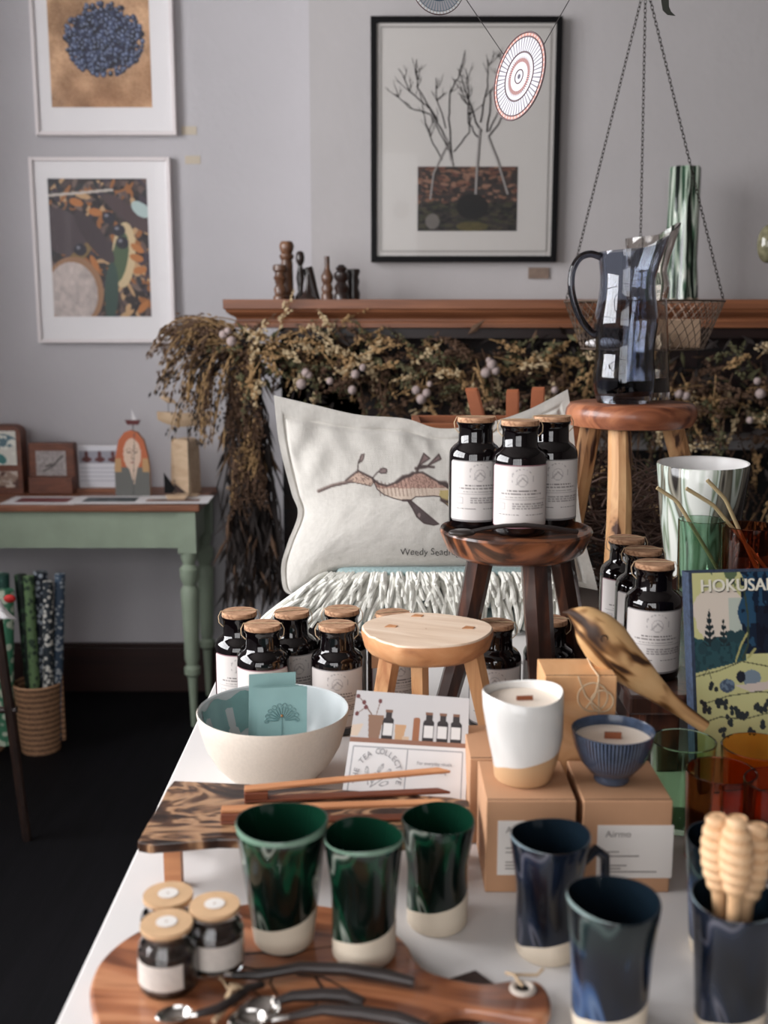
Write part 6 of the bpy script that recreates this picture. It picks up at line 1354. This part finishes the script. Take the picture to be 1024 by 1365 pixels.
hspoon((232, 1356), [(262, 1352), (290, 1345), (308, 1335), (330, 1318), (350, 1312)], [.003, .004, .004, .0035, .003], 'short spoon pointing left with bright steel bowl at bottom border', .011)
tw = G(); kn = B_(308, 1325, .008)
for k in range(4): tw.torus(kn + Vector((.001 * k, 0, 0)), .008, .001, 16, 6, M=Matrix.Rotation(PI / 2 + .2 * k, 3, 'Y') @ Matrix.Rotation(.3 * k, 3, 'X'))
tw.tube([kn, B_(298, 1308, .005), B_(280, 1292, .003)], .0011, 6); tw.tube([kn, B_(300, 1345, .005), B_(285, 1362, .003)], .0022, 6)
o = tw.build('twine_tie', M['twine'], None); tag(o, 'pale twine knot tying the horn handled spoons together', 'twine')
# ------------------------------------------------------------------ twigs
tw = G(); r = random.Random(17)
for i in range(230):
    cx_, cy_ = r.uniform(790, 895), r.uniform(640, 765); c = PY(cx_, cy_, r.uniform(2.16, 2.36)); a_ = r.gauss(0, .35) + (PI if r.random() < .5 else 0); L = r.uniform(.08, .2); bend = r.gauss(0, .05)
    d = Vector((math.cos(a_), r.gauss(0, .3), math.sin(a_) * .6)).normalized(); pts = []
    for k in range(7): u = k / 6 - .5; p_ = c + d * L * u + Vector((0, 0, bend * (1 - 4 * u * u))) + Vector((r.gauss(0, .002), r.gauss(0, .002), r.gauss(0, .002))); p_.z = max(p_.z, TZ + .004); p_.y = max(p_.y, 2.14); pts.append(p_)
    tw.tube(pts, [.0022 * (1 - .08 * k) for k in range(7)], 5)
tag(tw.build('twig_bundle', M['twig'], None, kind='stuff'), 'tangled heap of thin brown twigs behind the tall stool', 'twigs')
# ------------------------------------------------------------------ jugs
def smooth_pts(P, k=4):
    o = []
    n = len(P)
    for i in range(n - 1):
        p0, p1, p2, p3 = [Vector((q[0], q[1], 0)) for q in (P[max(i - 1, 0)], P[i], P[i + 1], P[min(i + 2, n - 1)])]
        for j in range(k): u = j / k; v = .5 * ((2 * p1) + (p2 - p0) * u + (2 * p0 - 5 * p1 + 4 * p2 - p3) * u * u + (3 * p1 - p0 - 3 * p2 + p3) * u ** 3); o.append((v.x, v.y))
    return o + [P[-1]]
def jug(px, Y, prof, H, m, mb, label, spout, handle=None, base=None):
    c = Vector((PY(px, 500, Y).x, Y, JZ + .0006)); s = mpp(Vector((0, Y, JZ + .1)))
    t = thing('glass_jug', label, 'jug', c)
    def f(p, q):
        u = max(0, (p.z / H - .80) / .20); k = max(0, math.cos(q - spout)) ** 4
        rr = 1 + .34 * k * u ** 1.5; return Vector((p.x * rr, p.y * rr, p.z + .022 * k * u * u - .004 * u * math.cos(q - spout + PI)))
    rs = [(r_ * s, z_ * H) for r_, z_ in prof]; th = .0025
    # resample smoothly
    zs = np.linspace(0, 1, 40); pr_ = np.array(prof); rr = np.interp(zs, pr_[:, 1], pr_[:, 0]); ker = np.array([1, 2, 3, 2, 1]) / 9.0; rp = np.convolve(np.pad(rr, 2, mode='edge'), ker, mode='valid')
    outp = [(max(a_, .5) * s, z_ * H) for a_, z_ in zip(rp, zs)]; inp = [(a_ - th, z_) for a_, z_ in reversed(outp) if z_ > .014]
    G().lathe([(.0005, 0)] + outp + inp + [(.0005, .014)], 56, fn=f).build('glass_body', m, t)
    G().lathe([(.0005, .0145), (inp[-1][0] * .985, .0145), (inp[-6][0] * .985, .042), (.0005, .044)], 40).build('thick_base', mb, t)
    if handle: G().tube([Vector((x * s, 0, z * H)) for x, z in handle], .0066, 12).build('handle', M['smokeh'], t)
    return t
jug(832, 2.035, [(33, 0), (39, .05), (41, .12), (41, .20), (38, .30), (39, .42), (42.5, .53), (40, .62), (36, .74), (36, .84), (38, .92), (40, 1)], .277, M['smoke'], M['smokebase'], 'smoky blue wavy glass jug with handle on the tall stool', 0.0,
    handle=smooth_pts([(-36, .955), (-50, .975), (-64, .95), (-73, .87), (-74, .76), (-68, .64), (-58, .54), (-46, .47), (-38, .45)]))
jug(858, 2.13, [(36, 0), (35.5, .05), (27, .60), (24, .65), (32, .70), (25, .75), (24, .79), (30, .95), (31, 1)], .308, M['smokeb'], M['smokebase'], 'clear brownish waisted glass jug behind the smoky one', 0.1)
# ------------------------------------------------------------------ hanging wire basket
Yh = 2.42; c = PY(858, 402, Yh); s = mpp(c); R1 = 104 * s; R0 = 80 * s; Hb = 62 * s
hb = thing('wire_basket', 'wire mesh basket hanging on three chains behind the jugs', 'basket', (c.x, Yh, c.z - Hb))
g = G(); n = 40
for k in range(n):
    for sg in (-1, 1):
        pts = []
        for j in range(7): u = j / 6; q_ = 2 * PI * (k / n) + sg * u * .55; rr = R0 + (R1 - R0) * u; pts.append((c.x + rr * math.cos(q_), Yh + rr * math.sin(q_), c.z - Hb + Hb * u))
        g.tube(pts, .0009, 4, cap=False)
for k in range(-6, 7):
    x = R0 * k / 6.5; hy = math.sqrt(max(R0 ** 2 - x * x, 0)); g.tube([(c.x + x, Yh - hy, c.z - Hb), (c.x + x, Yh + hy, c.z - Hb)], .0009, 4); g.tube([(c.x - hy, Yh + x, c.z - Hb), (c.x + hy, Yh + x, c.z - Hb)], .0009, 4)
g.build('wire_mesh', M['wire'], hb, world=True)
G().torus(c, R1, .0022, 60, 6).torus((c.x, Yh, c.z - Hb), R0, .0018, 50, 6).build('rims', M['wire'], hb, world=True)
apex = PY(861, -25, Yh)
def chain(a, b, parent):
    a, b = Vector(a), Vector(b); L = (b - a).length; n = int(L / .0085); d = (b - a).normalized(); g = G(); o1 = d.orthogonal().normalized(); o2 = d.cross(o1)
    for k in range(n):
        cc = a + d * (k + .5) * L / n; e = o1 if k % 2 else o2; Mx = Matrix((e, d, e.cross(d))).transposed(); g.torus(cc, .0030, .0008, 8, 4, M=Mx, sy=1.75)
    return g.build('chain', M['chain'], parent, world=True)
for q_ in (math.radians(182), math.radians(80), math.radians(-28)): chain(apex, (c.x + R1 * math.cos(q_), Yh + R1 * math.sin(q_), c.z), hb)
G().tube([apex, Vector((apex.x, Yh, ZT))], .0022, 6).build('hanging_rod', M['chain'], hb, world=True)
# contents
ct1 = PY(905, 430, Yh - .02); bz = c.z - Hb
o = G().box((PY(893, 430, Yh).x, Yh + .0, bz + .033), (.11, .09, .062), rz=.1).build('soap_carton', mat('beige_carton', (168, 142, 118), .8), None, smooth=False, bevel=.003); tag(o, 'beige carton lying inside the hanging wire basket', 'carton')
g = G(); vs = []
for j in range(10):
    for i in range(20): u, v = i / 19, j / 9; vs.append((PY(868 + 50 * u, 0, Yh - .085).x, Yh - .085 + .012 * math.sin(u * 14) + .02 * v, bz + .004 + .03 * v + .008 * math.sin(u * 17 + v * 5) * (1 - v * .5)))
g.add(vs, gridfaces(20, 10)); o = g.build('crumpled_cloth', mat('cream_cloth', (196, 184, 166), .9), None); sm = o.modifiers.new('t', 'SOLIDIFY'); sm.thickness = .002; tag(o, 'crumpled cream cloth at the bottom of the hanging basket', 'cloth')
p = PY(795, 458, Yh); o = G().sphere((p.x + .012, Yh - .02, bz + .012), .04, 18, 10, sc3=(1, .8, .27)).build('white_soap', M['matb'], None); tag(o, 'white oval soap in the left of the hanging basket', 'soap')
# ------------------------------------------------------------------ sun catchers
def mandala(px, py, hp, Y, pal, label, th, cut=False):
    c = PY(px, py, Y); R = hp * mpp(c) / 2
    t = thing('beaded_suncatcher', label, 'suncatcher', c)
    Mx = Matrix.Rotation(math.radians(8), 3, 'Y') @ Matrix.Rotation(math.radians(th), 3, 'Z') @ Matrix.Rotation(PI / 2, 3, 'X')
    T_ = lambda x, y, z=0: Mx @ Vector((x, y, z)) + c
    g = G(); rings = [0, .1, .16, .28, .42, .44, .52, .60, .64, .90, .92, 1.0]; n = 96
    nr, na = 44, 192; vs = []; cols = []
    for i in range(nr + 1):
        u = i / nr
        for j in range(na):
            q_ = 2 * PI * j / na; vs.append(T_(R * u * math.cos(q_), R * u * math.sin(q_))); k = j % 4
            if u < .05: cc = pal['line']
            elif u < .14: cc = (172, 172, 178)
            elif u < .17: cc = pal['line']
            elif u < .32: cc = (190, 188, 192)
            elif u < .42: cc = pal['acc'] if k < 2 else pal['line']
            elif u < .46: cc = pal['line'] if k == 0 else (180, 176, 178)
            elif u < .54: cc = (186, 184, 188)
            elif u < .57: cc = pal['line']
            elif u < .90: cc = pal['spoke'] if k == 0 else (180, 178, 184)
            elif u < .93: cc = pal['line']
            else: cc = pal['acc'] if k < 3 else (190, 176, 170)
            cols.append(cc)
    fs = [(i * na + j, i * na + (j + 1) % na, (i + 1) * na + (j + 1) % na, (i + 1) * na + j) for i in range(nr) for j in range(na)]
    g.add(vs, fs); cl = np.concatenate([tolin(np.array(cols, float)), np.ones((len(cols), 1))], 1); o = g.build('woven_thread', M['print'], t, world=True, cols=cl); sm = o.modifiers.new('t', 'SOLIDIFY'); sm.thickness = .0015
    g = G(); g.torus(c, R, .0014, 60, 6, M=Mx); g.torus(c, R * .9, .0010, 60, 6, M=Mx).torus(c, R * .56, .0010, 50, 6, M=Mx).torus(c, R * .16, .0010, 30, 6, M=Mx); g.build('wire_rings', mat('ring_wire', (96, 78, 80), .5, metal=.3), t, world=True)
    return t, T_, R
t, T_, R = mandala(692, 102, 112, 1.75, dict(line=(62, 56, 70), acc=(172, 118, 106), spoke=(50, 44, 50)), 'round white and coral beaded suncatcher hanging before the black frame', -61)
def thread(a, b, parent, nm='thread'): G().tube([a, b], .0007, 5).build(nm, M['thread'], parent, world=True)
a0, b0 = T_(-R * .80, R * .6), T_(R * .80, R * .6)
for (st0, px) in ((a0, 622), (b0, 759)):
    e = PY(px, 0, 1.75); d = e - st0; k = (ZT - st0.z) / d.z; thread(st0, st0 + d * k, t)
t, T_, R = mandala(584, -22, 76, 1.75, dict(line=(60, 88, 104), acc=(226, 230, 232), spoke=(92, 124, 140)), 'blue and white beaded suncatcher cut by the top border', 20)
thread(T_(0, R), Vector((T_(0, R).x, T_(0, R).y, ZT)), t)
# leaf shaped metal piece at the top right
p = PY(889, 5, 1.7); t = thing('metal_leaf', 'dark green metal leaf tip hanging at the top border', 'ornament', (p.x, p.y, p.z))
g = G(); s = mpp(p); pp = [(-8, 40), (-9, 10), (-5, -8), (2, -14), (12, -15), (6, -10), (3, -4), (2, 10), (4, 40)]
g.slab([(p.x + a_ * s, p.z + b_ * s) for a_, b_ in pp], p.y - .001, p.y + .001); g.build('leaf_blade', mat('green_metal', (62, 64, 58), .4, metal=.5), t, smooth=False, world=True); thread(Vector((p.x, p.y, p.z + 38 * s)), Vector((p.x, p.y, ZT)), t, 'cord')
# ------------------------------------------------------------------ light
def area(name, loc, rot, sx, sy, W, col):
    l = bpy.data.lights.new(name, 'AREA'); l.shape = 'RECTANGLE'; l.size = sx; l.size_y = sy; l.energy = W; l.color = col
    o = bpy.data.objects.new(name, l); COL.objects.link(o); o.location = loc; o.rotation_euler = rot; return o
area('daylight_left', (XL - .16, (LW[0] + LW[1]) / 2, (LW[2] + LW[3]) / 2), (0, math.radians(-90), 0), LW[3] - LW[2], LW[1] - LW[0], 185, (.99, .98, .99))
area('daylight_shopfront', ((FW[0] + FW[1]) / 2, YF - .16, (FW[2] + FW[3]) / 2), (math.radians(90), 0, 0), FW[1] - FW[0], FW[3] - FW[2], 48, (1.0, .96, .93))
w = bpy.data.worlds.new('sky'); sc.world = w; w.use_nodes = True
bg = w.node_tree.nodes['Background']; bg.inputs[0].default_value = (.75, .85, 1, 1); bg.inputs[1].default_value = 1.0
# ------------------------------------------------------------------ camera
cam = bpy.data.cameras.new('camera'); co = bpy.data.objects.new('camera', cam); COL.objects.link(co)
co.location = (0, 0, HC); co.rotation_euler = (PI / 2 - TILT, 0, 0)
cam.sensor_fit = 'VERTICAL'; cam.sensor_height = 36; cam.sensor_width = 36; cam.lens = 36 * F / 1365
cam.dof.use_dof = True; cam.dof.focus_distance = 1.62; cam.dof.aperture_fstop = 4.5; cam.clip_start = .05
sc.camera = co
sc.view_settings.view_transform = 'Standard'; sc.view_settings.look = 'None'; sc.view_settings.gamma = 1; sc.view_settings.use_curve_mapping = False
sc.view_settings.exposure = 0.0
sc.cycles.use_denoising = True; sc.cycles.max_bounces = 10; sc.cycles.transmission_bounces = 10; sc.cycles.transparent_max_bounces = 12
